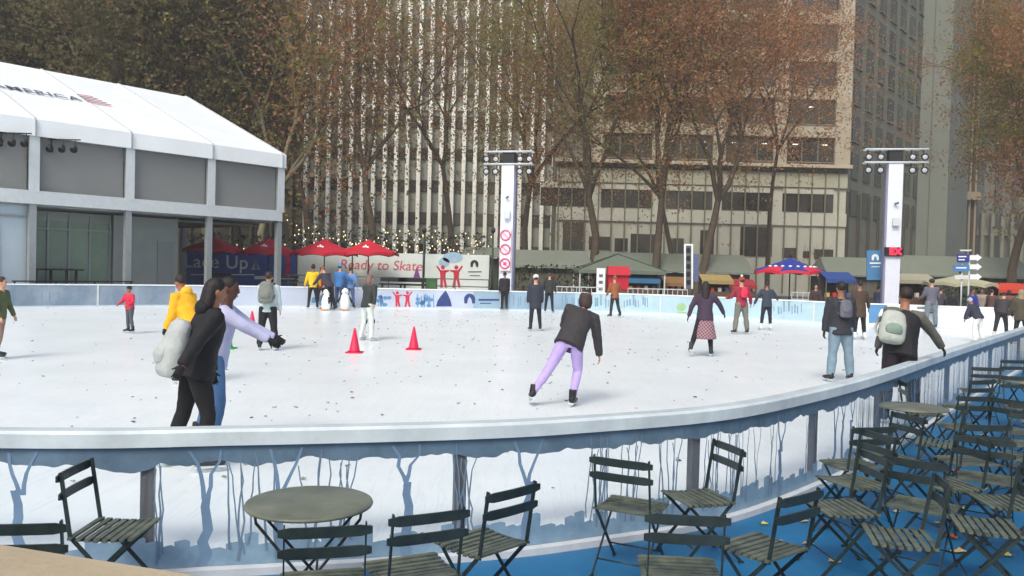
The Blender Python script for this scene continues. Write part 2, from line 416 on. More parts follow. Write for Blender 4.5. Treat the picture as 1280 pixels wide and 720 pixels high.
# grey dividing posts visible on the far barrier
for x in (122, 325, 626, 826, 1018):
    q, n = wall_px(x, 372 if x < 900 else 385, .004)
    MB().box((q.x, q.y, .56), (.07, .03, .84), Matrix.Rotation(math.atan2(n.y, n.x)+math.pi/2, 3, 'Z')).build('panel_joint', M_frame, fb, world=True)
exec_marker = 1

# ------------------------------------------------------------------ cafe furniture
def make_chair():
    t = thing('folding_chair', 'tmp', 'chair')
    hw = .195
    for z, y in ((.80, -.235), (.695, -.218)):
        b = MB(); n = 9; pts = []
        for k in range(n):
            x = -.225+.45*k/(n-1); pts.append((x, y-.012*(1-(x/.225)**2), z))
        prev = None; vs = []; fs = []
        for k, (x, yy, zz) in enumerate(pts):
            h = .027 if 0 < k < n-1 else .017
            for dy, dz in ((-.006, -h), (.006, -h), (.006, h), (-.006, h)): vs.append((x, yy+dy, zz+dz))
        for k in range(n-1):
            for j in range(4): fs.append((4*k+j, 4*k+(j+1) % 4, 4*k+4+(j+1) % 4, 4*k+4+j))
        fs += [(3, 2, 1, 0), tuple(4*(n-1)+j for j in range(4))]
        b.add(vs, fs).build('back_slat', M_green, t)
    b = MB()
    for k in range(8):
        y = -.16+.05*k; z = .452-.012*math.sin(math.pi*k/7); b.box((0, y, z), (.415, .034, .012))
        b.box((-.2125, y, z-.004), (.012, .026, .012)); b.box((.2125, y, z-.004), (.012, .026, .012))
    b.build('seat', M_seat, t)
    for s in (-1, 1):
        b = MB(); b.bar((s*hw, -.225, .835), (s*hw, -.165, .45), .008, .024, (0, 1, 0)); b.bar((s*hw, -.165, .455), (s*hw, .235, .012), .008, .024, (0, 1, 0))
        b.box((s*hw, .238, .008), (.018, .045, .014)); b.build('leg', M_green, t)
        b = MB(); b.bar((s*(hw-.014), .185, .44), (s*(hw-.014), -.25, .012), .008, .022, (0, 1, 0)); b.box((s*(hw-.014), -.252, .008), (.018, .04, .014)); b.build('leg', M_green, t)
    MB().tube([(-.19, .13, .128), (.19, .13, .128)], .006, 6).build('stretcher', M_green, t)
    MB().tube([(-.18, -.16, .10), (.18, -.16, .10)], .006, 6).build('stretcher', M_green, t)
    for s in (-1, 1): MB().bar((s*(hw-.007), -.17, .438), (s*(hw-.007), .20, .438), .006, .018).build('seat_rail', M_green, t)
    return t
def make_table():
    t = thing('round_table', 'tmp', 'table')
    b = MB(); prof = [(0, .705), (.345, .705), (.365, .700), (.37, .69), (.365, .682), (.355, .682), (.35, .692), (0, .692)]
    n = 48; vs = []; fs = []
    for r, z in prof:
        for k in range(n): a = 2*math.pi*k/n; vs.append((max(r, .0005)*math.cos(a), max(r, .0005)*math.sin(a), z))
    for i in range(len(prof)-1):
        for k in range(n): fs.append((i*n+k, i*n+(k+1) % n, (i+1)*n+(k+1) % n, (i+1)*n+k))
    b.add(vs, fs, 0, True).build('table_top', mat('table_paint', (88, 94, 82), .35, .14, 4, var2=(116, 120, 104), bump=.05), t)
    for sx in (-1, 1):
        for sy in (-1, 1):
            b = MB(); b.tube([(sx*.30, sy*.12, .685), (sx*.29, sy*.12, .62), (-sx*.20, sy*.17, .02), (-sx*.215, sy*.172, .01)], .009, 7); b.build('leg', M_green, t)
    for sx in (-1, 1): MB().tube([(sx*.17, -.16, .07), (sx*.17, .16, .07)], .007, 6).build('stretcher', M_green, t)
    MB().tube([(.05, -.145, .33), (.05, .145, .33)], .007, 6).build('stretcher', M_green, t)
    return t
chair0 = make_chair(); first = [True]
def chair(x, y, yaw, label):
    if first[0]: c = chair0; first[0] = False
    else: c = copy_tree(chair0)
    c.location = (x, y, .004); c.rotation_euler = (0, 0, R(yaw)); c['label'] = label; c['group'] = 'folding slatted chairs on the terrace'; return c
CH = [(-2.40, 5.10, -88, 'green folding chair touching the barrier left of the round table, its slatted seat turned right'),
 (-2.36, 4.2, 8, 'green folding chair at the bottom left, mostly hidden behind the tan ledge'),
 (-.93, 4.27, 14, 'green folding chair standing just in front of the big round table'),
 (-.50, 4.52, 27, 'green folding chair right of the big round table, nearer of the overlapping pair'),
 (-.13, 5.0, 46, 'green folding chair right of the big round table, farther of the overlapping pair'),
 (.87, 5.86, -27, 'green folding chair by the barrier straight below the skater in lilac leggings'),
 (1.42, 6.16, 107, 'green folding chair against the barrier turned left, its back at the right'),
 (.97, 4.62, -4, 'green folding chair seen square from behind, nearest on the bright blue floor'),
 (1.57, 5.05, 38, 'green folding chair on blue floor just right of the chair seen square from behind'),
 (2.80, 6.75, 108, 'green folding chair beside the barrier where its seam shows, facing left'),
 (2.40, 5.98, 96, 'green folding chair with an orange leaf under it, left end of the right cluster'),
 (2.52, 5.32, 76, 'green folding chair in the front row of the right cluster with sunlit seat slats'),
 (3.24, 5.62, 72, 'green folding chair at the front right corner over scattered yellow leaves'),
 (3.74, 6.25, 84, 'green folding chair cut by the right edge of the picture behind the front corner one'),
 (5.10, 9.40, 3, 'pale-backed folding chair seen from behind, right of the farther round table'),
 (4.20, 7.60, 4, 'green folding chair with olive back slats, directly in front of the pale-backed chair'),
 (3.50, 7.72, 108, 'green folding chair between the barrier and the farther round table, facing left'),
 (7.02, 12.5, -8, 'green folding chair far along the barrier, just right of the gloved man'),
 (8.10, 13.75, 4, 'farthest green folding chair along the barrier, at the right edge of the picture'),
 (5.95, 10.9, 20, 'dark folding chair between the farther round table and the farthest chairs'),
 (5.55, 9.15, -60, 'green folding chair at the right edge of the picture beside the pale-backed one'),
 (4.82, 7.85, 30, 'green folding chair at the right edge behind the olive-backed one'),
 (3.98, 6.95, -35, 'green folding chair at the right edge, turned half toward the camera'),
 (6.75, 10.95, 170, 'green folding chair facing the camera at the farthest table'),
 (3.55, 6.75, 100, 'green folding chair turned left in the heart of the right cluster'),
 (3.05, 7.35, 15, 'green folding chair behind the middle of the right cluster, backrest toward camera'),
 (5.3, 8.45, 150, 'green folding chair facing the camera behind the olive-backed chair'),
 (6.3, 9.9, 60, 'green folding chair at the right edge just beyond the pale-backed one'),
 (5.1, 10.35, -100, 'green folding chair pressed to the barrier right of the farther round table'),
 (8.9, 12.9, 100, 'green folding chair at the right edge near the farthest table'),
 (3.0, 6.05, -40, 'green folding chair in the middle of the right cluster, over rust brown leaves'),
 (4.35, 8.45, 60, 'green folding chair beneath the near side of the farther round table')]
for c in CH: chair(*c)
t0 = make_table()
TB = [(-1.157, 4.9, 1.0, 12, 'large round grey-green table alone in the foreground left of centre'),
      (4.42, 9.15, .95, 30, 'round green table against the barrier amid the right chairs'),
      (7.3, 11.7, .9, 10, 'round table farthest along the barrier at the right edge')]
for k, (x, y, s, a, l) in enumerate(TB):
    t = t0 if k == 0 else copy_tree(t0)
    t.location = (x, y, .004); t.rotation_euler = (0, 0, R(a)); t.scale = (s, s, 1); t['label'] = l; t['group'] = 'round metal tables on the terrace'

# tan parapet close to the camera
b = MB(); b.prism([(-3.2, 2.75, .0), (-1.32, 2.17, .0), (-.2, 1.82, .0), (-.2, 1.4, .0), (-3.2, 2.1, .0)], (0, 0, 1), 1.35)
o = b.build('parapet', mat('tan_stone_ledge', (166, 152, 126), .8, .1, 3, bump=.2)); tag(o, 'tan stone parapet top crossing the bottom left corner', 'wall')

# ------------------------------------------------------------------ fallen leaves
LM = [mat('leaf_tan', (170, 150, 104), .7, .15, 20), mat('leaf_rust', (158, 84, 52), .7, .2, 20), mat('leaf_yellow', (190, 176, 84), .7, .15, 20), mat('leaf_dark', (70, 62, 52), .8, .2, 20)]
def leaf_poly(b, x, y, z, s, a, mi=0, curl=.25):
    n = 10; vs = [(x, y, z+.004)]
    for k in range(n):
        t = 2*math.pi*k/n; r = s*(1 if k % 2 else .55)*random.uniform(.85, 1.1)
        vs.append((x+r*math.cos(t+a), y+r*.8*math.sin(t+a), z+.004+abs(math.sin(t*1.5+a))*s*curl))
    b.add(vs, [(0, k+1, (k+1) % n+1) for k in range(n)], mi)
LV = [(1031, 660, 1, .06), (1046, 646, 0, .05), (1043, 703, 0, .06), (1010, 680, 0, .055), (1146, 600, 1, .09), (1165, 605, 1, .09), (1194, 590, 1, .08), (1212, 580, 1, .08), (1200, 636, 2, .06),
      (1197, 690, 0, .08), (1258, 694, 2, .07), (1190, 672, 1, .08), (1175, 655, 0, .06), (1225, 612, 2, .08), (1268, 585, 1, .09), (1120, 640, 0, .05), (1128, 622, 0, .05), (1215, 672, 0, .05),
      (968, 678, 0, .07), (1005, 652, 0, .05), (955, 655, 2, .05), (1240, 560, 0, .08), (1180, 560, 0, .09), (1230, 545, 0, .08), (1150, 575, 0, .06), (1262, 640, 0, .06), (1105, 700, 3, .05), (1085, 655, 1, .05), (1160, 690, 3, .04), (1272, 612, 1, .08), (1140, 640, 3, .05), (875, 706, 0, .05)]
for k, (px, py, mi, s) in enumerate(LV):
    p = G(px, py, .01); b = MB(); leaf_poly(b, p.x, p.y, .008, s, k*1.3)
    o = b.build('fallen_leaf', LM[mi]); me = o.data
    me.transform(Matrix.Translation((-p.x, -p.y, 0))); o.location = (p.x, p.y, 0)
    nm = ['dry tan', 'rust brown', 'yellow', 'dark brown'][mi]
    same = sorted(q[0] for q in LV if q[2] == mi); rk = same.index(px); nth = ['first', 'second', 'third', 'fourth', 'fifth', 'sixth', 'seventh', 'eighth']
    side = ('%s from the left' % nth[rk]) if rk < len(same)/2 else ('%s from the right' % nth[len(same)-1-rk])
    tag(o, '%s fallen leaf, %s among those on the blue floor' % (nm, side), 'leaf', 'fallen leaves on the blue floor')
b = MB(); rl = random.Random(21)
for k in range(620):
    y = 7+31*rl.random()**.8; x = rl.uniform(-.62, .62)*y
    if x > 2 and y < 8+1.2*x: continue
    if rl.random() < .35 and y > 12: x = rl.gauss(-.05*y, 3.0)
    s = rl.uniform(.015, .042)
    leaf_poly(b, x, y, .104, s, rl.uniform(0, 6), 1 if rl.random() < .3 else 0, .5)
tag(b.build('leaf_litter', [mat('leaf_grey', (136, 134, 126), .8, .3, 20), LM[3]]), 'tiny dark dead leaves scattered all over the white ice', 'leaves', kind='stuff')
#@@PART2
# ------------------------------------------------------------------ event pavilion on the left
td = Vector((.63, .776, 0)).normalized(); tn = Vector((-td.y, td.x, 0))     # along the front, to the back
TC = Vector((-12.3, 44, 0))
tent = thing('event_pavilion', 'white two storey event pavilion with gabled vinyl roof beside the rink', 'pavilion', TC)
def TP(t, b=0., z=0.):     # t metres left along the front from the right corner, b metres back
    q = TC-td*t+tn*b; return Vector((q.x, q.y, z))
EZ, VT, RZ, WB = 7.05, 7.75, 11.8, 9.4
M_tgrey = mat('pavilion_grey_post', (142, 150, 152), .5, .08)
nbays = 6
# roof, bay by bay
for k in range(nbays):
    a, c = 4*k-(.25 if k == 0 else 0), 4*k+4
    b = MB(); N = 8; sag = .0
    v = []
    for i in range(N+1):
        f = i/N
        for tt in (a+.015, (a+c)/2, c-.015):
            z = VT+(RZ-VT)*f+( -.05*math.sin(math.pi*f) if tt == (a+c)/2 else 0)
            v.append(TP(tt, -.25+(WB+.25)*f, z))
    fs = [(3*i+j, 3*i+j+1, 3*i+j+4, 3*i+j+3) for i in range(N) for j in (0, 1)]
    b.add(v, fs, 0, True)
    b.add([TP(a+.015, WB, RZ), TP(c-.015, WB, RZ), TP(c-.015, 2*WB, VT), TP(a+.015, 2*WB, VT)], [(0, 1, 2, 3)])
    # valance
    b.prism([TP(a+.02, -.27, EZ), TP(c-.02, -.27, EZ), TP(c-.02, -.27, VT), TP(a+.02, -.27, VT)], tn, .03)
    b.build('roof_panel', mat('roof_vinyl', (236, 242, 243), .4, .05, .6, bump=.6, bscale=1.2), tent, world=True)
for k in range(nbays+1):
    b = MB(); b.bar(TP(4*k, -.24, VT+.02), TP(4*k, WB, RZ+.02), .09, .06); b.build('roof_seam', M_frame, tent, world=True)
    b = MB(); b.bar(TP(4*k, -.31, EZ-.02), TP(4*k, -.31, VT-.05), .10, .03, td); b.build('valance_clip', M_tgrey, tent, world=True)
    m_ = M_tgrey
    b = MB(); b.box(TP(4*k, 0, EZ/2), (.26, .26, EZ), Matrix.Rotation(math.atan2(td.y, td.x), 3, 'Z')); b.build('column', m_, tent, world=True)
    b = MB(); b.box(TP(4*k, -.19, (EZ+4.75)/2), (.40, .03, EZ-4.75), Matrix.Rotation(math.atan2(td.y, td.x), 3, 'Z')); b.build('column_cladding', M_frame, tent, world=True)
MB().bar(TP(-.1, 0, 4.55), TP(24, 0, 4.55), .38, .55).build('floor_beam', M_frame, tent, world=True)
MB().bar(TP(-.1, .15, EZ+.1), TP(24, .15, EZ+.1), .2, .22).build('eave_beam', M_tgrey, tent, world=True)
m_scr = glassy('dark_window_film', (.35, .35, .36), .2, .62, lin((160, 162, 160)), .12)
for k in range(nbays):
    MB().prism([TP(4*k+.2, .05, 4.84), TP(4*k+3.8, .05, 4.84), TP(4*k+3.8, .05, EZ-.02), TP(4*k+.2, .05, EZ-.02)], tn, .02).build('upper_window', m_scr, tent, world=True)
MB().prism([TP(-.1, .2, 4.2), TP(24, .2, 4.2), TP(24, 2*WB, 4.2), TP(-.1, 2*WB, 4.2)], (0, 0, 1), .25).build('upper_floor', M_tgrey, tent, world=True)
MB().prism([TP(.05, .3, 4.7), TP(.05, 2*WB-.3, 4.7), TP(.05, 2*WB-.3, VT-.1), TP(.05, WB, RZ-.2), TP(.05, .3, VT-.2)], td, .03).build('gable_wall', m_scr, tent, world=True)
MB().prism([TP(.3, 2*WB-.2, 4.5), TP(24, 2*WB-.2, 4.5), TP(24, 2*WB-.2, VT), TP(.3, 2*WB-.2, VT)], tn, .05).build('back_wall', M_tgrey, tent, world=True)
for bb in (WB, 2*WB-.2):
    MB().box(TP(0, bb, EZ/2), (.3, .3, EZ), Matrix.Rotation(math.atan2(td.y, td.x), 3, 'Z')).build('column', M_tgrey, tent, world=True)
# lower storey: solid grey bay, green glazed bay, pale bay; right bay stays open
m_ggl = mat('green_tinted_glass', (124, 146, 128), .15, .12, .7, spec=.6)
m_gp = mat('lower_grey_panel', (138, 146, 142), .5, .08, 1.2)
m_pale = mat('pale_panel', (176, 192, 202), .4, .06, 1)
def wallseg(t0_, t1, bk, z0, z1, m, name): return MB().prism([TP(t0_, bk, z0), TP(t1, bk, z0), TP(t1, bk, z1), TP(t0_, bk, z1)], tn, .04).build(name, m, tent, world=True)
wallseg(4.9, 8.0, 1.3, 0, 4.1, m_gp, 'door_panel'); wallseg(5.1, 5.9, 1.24, 0, 3.0, mat('lower_grey_door', (126, 134, 132), .5, .08), 'door')
wallseg(8.0, 11.8, 1.6, .2, 3.7, m_ggl, 'glazed_wall'); wallseg(8.0, 12, 1.55, 3.7, 4.1, m_gp, 'lintel')
for t in (8.05, 8.95, 9.85, 10.75, 11.65): MB().box(TP(t, 1.55, 2.0), (.08, .08, 4), Matrix.Rotation(math.atan2(td.y, td.x), 3, 'Z')).build('mullion', M_tgrey, tent, world=True)
MB().bar(TP(8, 1.53, 3.35), TP(11.8, 1.53, 3.35), .06, .08).build('transom', M_tgrey, tent, world=True)
wallseg(12.1, 24, .25, 0, 4.2, m_pale, 'pale_wall')
for t in (13.2, 14.6): MB().box(TP(t, .2, 2.1), (.07, .05, 4.2), Matrix.Rotation(math.atan2(td.y, td.x), 3, 'Z')).build('mullion', M_tgrey, tent, world=True)
MB().bar(TP(12.1, .2, 3.75), TP(16, .2, 3.75), .05, .08).build('transom', M_tgrey, tent, world=True)
# side of glazed block, deep dark interior
MB().prism([TP(4.9, 1.3, 0), TP(4.9, 8, 0), TP(4.9, 8, 4.15), TP(4.9, 1.3, 4.15)], td, .05).build('side_wall', m_gp, tent, world=True)
MB().box(TP(2.6, 6, 4.05), (4.5, 9, .1), Matrix.Rotation(math.atan2(td.y, td.x), 3, 'Z')).build('soffit', mat('soffit_grey', (120, 122, 118), .7, .1), tent, world=True)
# lettering on roof (reads as on the building)
sl = Vector((0, 0, 1))*(RZ-VT)+tn*(WB+.25); sl.normalize(); nn = td.cross(sl); nn = -nn if nn.z < 0 else nn
MT = Matrix((td, sl, nn)).transposed()
def TR(t, f, o=.05): return TP(t, -.25+(WB+.25)*f, VT+(RZ-VT)*f)+nn*o
m_let = mat('roof_lettering', (82, 88, 104), .5, .1)
text_mesh('BANK OF AMERICA', .85, 'roof_lettering', m_let, tent, TR(8.3, .46), MT, .003, 0, 1.12, 'RIGHT', .012)
fl = MB()
for q in range(5):
    fl.prism([TR(8.1, .43+.028*q, .05), TR(6.9+.1*q, .44+.028*q, .05), TR(6.9+.1*q, .453+.028*q, .05), TR(8.1, .443+.028*q, .05)], nn, .004, q % 2)
fl.build('roof_flag_mark', [M_redink, m_let], tent, world=True)
# black spotlights under the eave at left
for k in range(2):
    sp = thing('stage_spotlight', ['black stage spotlight hanging under the pavilion eave, left of the first column', 'black stage spotlight hanging under the pavilion eave, right of the first column'][k], 'spotlight', TP(12.9-1.9*k, -.45, EZ-.35), 0, 'spotlights under the pavilion eave')
    for q in range(3):
        b = MB(); x = -.5+.5*q; b.tube([(x, -.02, 0), (x+.05, -.2, -.12)], [.11, .15], 12); b.build('lamp_head', M_black, sp)
        MB().bar((x, 0, .0), (x, .05, .34), .03, .03).build('bracket', M_black, sp)
    MB().bar((-.7, .05, .33), (.7, .05, .33), .05, .05).build('rail', M_black, sp)
# bar tables in front of the glass
for k, t in enumerate((11.55, 10.95, 10.3, 9.9)):
    p = TP(t, .7, 0); bt = thing('bar_table', ['leftmost', 'second from left', 'third from left', 'rightmost'][k]+' dark high bar table before the green glazed wall', 'table', p, 0, 'bar tables before the green glass')
    b = MB(); b.tube([(0, 0, 1.55), (0, 0, 1.62)], .32, 16, smooth=False); b.build('table_top', M_dark, bt)
    b = MB(); b.tube([(0, 0, 0), (0, 0, 1.56)], .06, 10); b.build('pedestal', M_dark, bt)
p = TP(10.2, -.2, 0); rl_ = thing('railing', 'low dark railing along the foot of the pavilion', 'railing', p, math.atan2(td.y, td.x))
for z in (.95, 1.1): MB().bar((-2.6, 0, z), (2.4, 0, z), .06, .05).build('rail', M_dark, rl_)
for k in range(4): MB().bar((-2.5+1.6*k, 0, 0), (-2.5+1.6*k, 0, 1.1), .05, .05).build('post', M_dark, rl_)

# ------------------------------------------------------------------ banner wall
pmB = plane_map((-30, 50.5), (30, 50.5))
bw1 = thing('banner_fence', 'dark blue banner fence reading Lace Up, seen through the open pavilion bay', 'banner', (-16.5, 50.5, 0))
px_decal(bw1, 'banner', [rect(232, 313, 370, 362)], M_blue, pmB, .05, 0)
px_decal(bw1, 'white_strip', [rect(238, 342.5, 318, 344), rect(318, 345, 368, 349)], M_bannerw, pmB, .01, .06)
TV = vplane_rot(pmB)
text_mesh('Lace Up', 1.12, 'lettering', M_bannerw, bw1, pmB(270, 328, .06), TV, .004, 0, 1.05, bold=.01)
px_decal(bw1, 'printed_tree', [[(318, 336), (320, 322), (322, 336)], [(314, 337), (320, 326), (326, 337)]], M_ltblue, pmB, .01, .06)
px_decal(bw1, 'printed_figure', [oval(360, 318, 1.6, 1.6, 8), [(357, 320), (363, 320), (363, 330), (357, 330)], [(358, 331), (362, 331), (364, 342), (356, 342)]], M_redink, pmB, .01, .06)
bw2 = thing('banner_fence', 'long white banner fence reading Ready to Skate, behind the red umbrellas', 'banner', (-8, 50.5, 0))
px_decal(bw2, 'banner', [[(371, 314), (612, 319), (612, 366), (371, 362)]], M_bannerw, pmB, .05, 0)
text_mesh('Ready to Skate', .82, 'lettering', mat('banner_pink_ink', (196, 92, 104), .6, .1), bw2, pmB(476, 332, .06), TV, .004, .15, 1.0, bold=.004)
px_decal(bw2, 'printed_skaters', skaters(562, 345, 1.2), M_redink, pmB, .01, .06)
px_decal(bw2, 'printed_emblem', emblem(593, 330, 5), M_dark, pmB, .01, .06)
px_decal(bw2, 'small_print', [rect(585, 339, 602, 340.4), rect(587, 344, 600, 345)], M_grey, pmB, .01, .06)
px_decal(bw2, 'printed_snow_sky', [oval(566, 322, 13, 7, 12), oval(555, 328, 7, 6, 12)], M_ltblue, pmB, .008, .055)
px_decal(bw2, 'printed_cone', [[(515, 352), (521, 333), (527, 352)]], mat('print_violet', (120, 60, 130), .6, .1), pmB, .01, .06)
for x in (371, 440, 530, 612):
    p = pmB(x, 340, .1); MB().tube([(p.x, p.y, 0), (p.x, p.y, 2.9)], .035, 8).build('post', M_dark, bw2, world=True)
# dark rails between banner and rink
rr2 = thing('railing', 'dark handrail with planks in front of the white banner', 'railing', (-6, 46.5, 0))
for z in (1.05, 1.45): MB().bar((-6.5, 0, z), (4.8, 0, z), .05, .06).build('rail', M_grey, rr2)
for k in range(7): MB().bar((-6.4+1.85*k, 0, 0), (-6.4+1.85*k, 0, 1.47), .05, .05).build('post', M_grey, rr2)
for k, (px, D) in enumerate(((492, 45), (515, 45), (270, 46), (355, 47))):
    p = W(px, 352, D); t = thing('bench', ['black bench left of the violet cone print', 'black bench below the violet cone print', 'dark bench behind the pavilion column', 'dark bench below the printed red figure'][k], 'bench', (p.x, p.y, 0), 0, 'dark benches behind the far barrier')
    MB().box((0, 0, 1.12), (1.5, .45, .08)).build('seat', M_black, t); MB().box((0, .22, 1.36), (1.5, .05, .22)).build('backrest', M_black, t)
    for sx in (-.6, .6): MB().box((sx, 0, .54), (.06, .4, 1.08)).build('leg', M_black, t)
p = W(539, 354, 46); t = thing('planter', 'green box planter beside the post in front of the white banner', 'planter', (p.x, p.y, 0))
MB().box((0, 0, .7), (.62, .6, 1.4)).build('box', mat('planter_green', (66, 104, 62), .7, .2), t); MB().box((0, 0, 1.43), (.68, .66, .07)).build('rim', mat('planter_green', (66, 104, 62)), t)

# ------------------------------------------------------------------ umbrellas
def umbrella(px, D, ytop, yrim, wpx, m1, m2, label, group, n=8, sag=.1):
    top = W(px, ytop, D); rim = W(px, yrim, D); r = wpx/F*D/2; base = Vector((top.x, D, 0))
    t = thing('patio_umbrella', label, 'umbrella', base, 0, group)
    b = MB(); rings = 6; vs = []; fs = []
    for i in range(rings+1):
        f = i/rings; 
        for k in range(n*4):
            a = 2*math.pi*k/(n*4)+.2; sc = 1-.06*abs(math.sin(a*n/2-.2*n/2))*f
            z = top.z-(top.z-rim.z)*(f**.85)-0.0
            if f > .99: z += 0.0
            z += .10*f*abs(math.sin((a-.2)*n/2))
            vs.append((r*f*sc*math.cos(a)+.0, r*f*sc*math.sin(a), z))
    K = n*4
    for i in range(rings):
        for k in range(K): fs.append((i*K+k, (i+1)*K+k, (i+1)*K+(k+1) % K, i*K+(k+1) % K))
    b.add(vs, fs, 0, True)
    if m2 is not m1:
        for idx in range(len(b.f)):
            seg = (idx % K)//4; ring = idx//K
            if ring >= rings-2 and seg % 2 == 0: b.m[idx] = 1
    # hem
    vs = []; 
    for k in range(K): x, y, z = b.v[rings*K+k]; vs += [(x, y, z), (x*1.005, y*1.005, z-.16)]
    b.add(vs, [(2*k, 2*k+1, 2*((k+1) % K)+1, 2*((k+1) % K)) for k in range(K)], 1 if m2 is not m1 else 0)
    b.build('canopy', [m1, m2], t)
    MB().tube([(0, 0, 0), (0, 0, top.z+.08)], .035, 8).build('pole', M_dark, t)
    MB().ell((0, 0, top.z+.1), (.05, .05, .08)).build('finial', M_dark, t)
    for k in range(n):
        a = 2*math.pi*k/n+.2; MB().tube([(0, 0, top.z-.75*(top.z-rim.z)-.1), (r*.55*math.cos(a), r*.55*math.sin(a), top.z-(top.z-rim.z)*.62)], .012, 5).build('rib', M_dark, t)
    MB().tube([(0, 0, 0), (0, 0, .1)], .35, 14, smooth=False).build('base', M_dark, t)
    return t, top, rim, r
gr = 'red umbrellas by the banner'
for px, yt, yr, wpx, l in ((268, 296, 313, 76, 'red patio umbrella seen through the open pavilion bay, leftmost of its row'), (336, 297, 316, 70, 'red patio umbrella behind the pavilion corner column'),
                    (406, 298, 317, 82, 'red patio umbrella with white mark, left of the last one in its row'), (461, 299, 317, 76, 'rightmost red patio umbrella, above the Ready to Skate lettering')):
    t, top, rim, r = umbrella(px, 48, yt, yr, wpx, M_red, M_red, l, gr)
    b = MB(); 
    for (dx, h) in ((-.12, .1), (0, .2), (.12, .1)): b.ell((dx, -r*.56, top.z-(top.z-rim.z)*.60), (.07, .05, h*.8), n=8, m=6)
    b.build('white_mark', M_white, t)
M_ublue = mat('umbrella_blue', (40, 56, 140), .6, .12); M_ured = mat('umbrella_red', (196, 40, 62), .6, .1)
t, top, rim, r = umbrella(988, 45, 322, 340, 90, M_ublue, M_ured, 'blue and red patio umbrella in front of the stone building', None)
b = MB()
for k in range(9):
    a = R(200+17.5*k); rr_ = r*.66; b.ell((rr_*math.cos(a), rr_*math.sin(a), top.z-(top.z-rim.z)*.66+.03), (.10, .05, .05), n=8, m=6)
b.build('white_lettering', M_white, t)
umbrella(1200, 44, 343, 355, 85, mat('canvas_beige', (168, 166, 138), .7, .1), mat('canvas_beige', (0, 0, 0)), 'beige patio umbrella behind the far barrier near the signpost', None)

# ------------------------------------------------------------------ light towers
def tower(px, D, wpx, ytop, label, rz, bars_px):
    p = W(px, 300, D); z1 = W(px, ytop, D).z; t = thing('light_tower', label, 'light tower', (p.x, p.y, 0), rz, 'floodlight towers at the far side of the rink')
    wdt = wpx/F*D
    MB().box((0, 0, z1/2), (wdt, wdt*.9, z1)).build('column', mat('tower_white', (214, 220, 232), .4, .05), t)
    for sx in (-1, 1): MB().box((sx*wdt*.52, wdt*.2, z1/2), (.06, wdt*.5, z1)).build('side_strip', mat('tower_lilac', (138, 136, 164), .5, .05), t)  # column sides coloured a darker grey-lilac than the white front
    L = bars_px/F*D
    for z in (z1+.0, z1+.62):
        b = MB(); b.tube([(-L/2, -.30, z+.04), (L/2, -.30, z+.04)], .05, 8); b.tube([(-L/2, .1, z+.04), (L/2, .1, z+.04)], .04, 8)
        k = -L/2
        while k < L/2-.2: b.tube([(k, -.3, z+.04), (k+.2, .1, z+.04)], .018, 5); b.tube([(k+.2, .1, z+.04), (k+.4, -.3, z+.04)], .018, 5); k += .4
        b.build('truss_bar', M_frame, t)
    MB().box((0, 0, z1+.38), (wdt*.95, .5, .8)).build('head_box', M_dark, t)
    for r_ in range(2):
        for q in range(4):
            x = (-.44, -.25, .25, .44)[q]*L; z = z1+.36-.62*r_
            l = MB().tube([(x, -.1, z), (x, -.32, z-.06), (x, -.36, z-.07)], [.11, .16, .17], 14).build('floodlight', M_dark, t)
            MB().ell((x, -.365, z-.07), (.12, .03, .12), n=12, m=8).build('lens', mat('lamp_lens', (176, 180, 186), .15, .1), l)
            MB().box((x, -.1, z+.22), (.05, .05, .2)).build('yoke', M_dark, l)
    return t, wdt, z1
tl, wl, zl = tower(634.5, 42, 16, 207, 'white floodlight tower with three prohibition signs at its foot', R(-14), 62)
tr_, wr, zr = tower(1115, 40, 17, 205, 'white floodlight tower with a red lit display, at the right', R(-10), 74)
# prohibition signs
sg = MB().box((0, -.41, 3.05), (.56, .02, 2.1)).build('sign_board', mat('sign_pink_white', (236, 214, 222), .5, .04), tl)
for k in range(3):
    z = 3.75-.7*k; c = MB(); pts = [(.24*math.cos(2*math.pi*i/20), -.435, z+.24*math.sin(2*math.pi*i/20)) for i in range(21)]
    c.tube(pts, .035, 6); c.bar((-.16, -.435, z+.16), (.16, -.435, z-.16), .02, .05, (0, 1, 0))
    if k == 2: c.box((0, -.43, z), (.16, .02, .14))
    c.build('prohibition_sign', mat('sign_magenta', (206, 86, 128), .5, .05), sg)
for t, w_ in ((tl, wl), (tr_, wr)):
    MB().box((.05, -.42, 4.75), (.3, .12, .36)).build('junction_box', M_frame, t)
    b = MB(); b.tube([(-.02, -.36, 5.6), (.1, -.5, 5.65)], .05, 8); b.build('camera_bracket', M_grey, t)
dsp = MB().box((0, -.37, 3.35), (.84, .1, .42)).build('display', M_black, tr_)
text_mesh('EX', .42, 'display_letters', mat('display_red', (250, 30, 60), .5, 0, emit=1.6), None, Vector((0, 0, 0)), Matrix.Identity(3), .01, 0, 1.1, bold=.02)
o = COL.objects[-1]; o.data.transform(Matrix.Translation((.06, -.43, 3.35)) @ Matrix.Rotation(R(90), 4, 'X')); o.parent = dsp

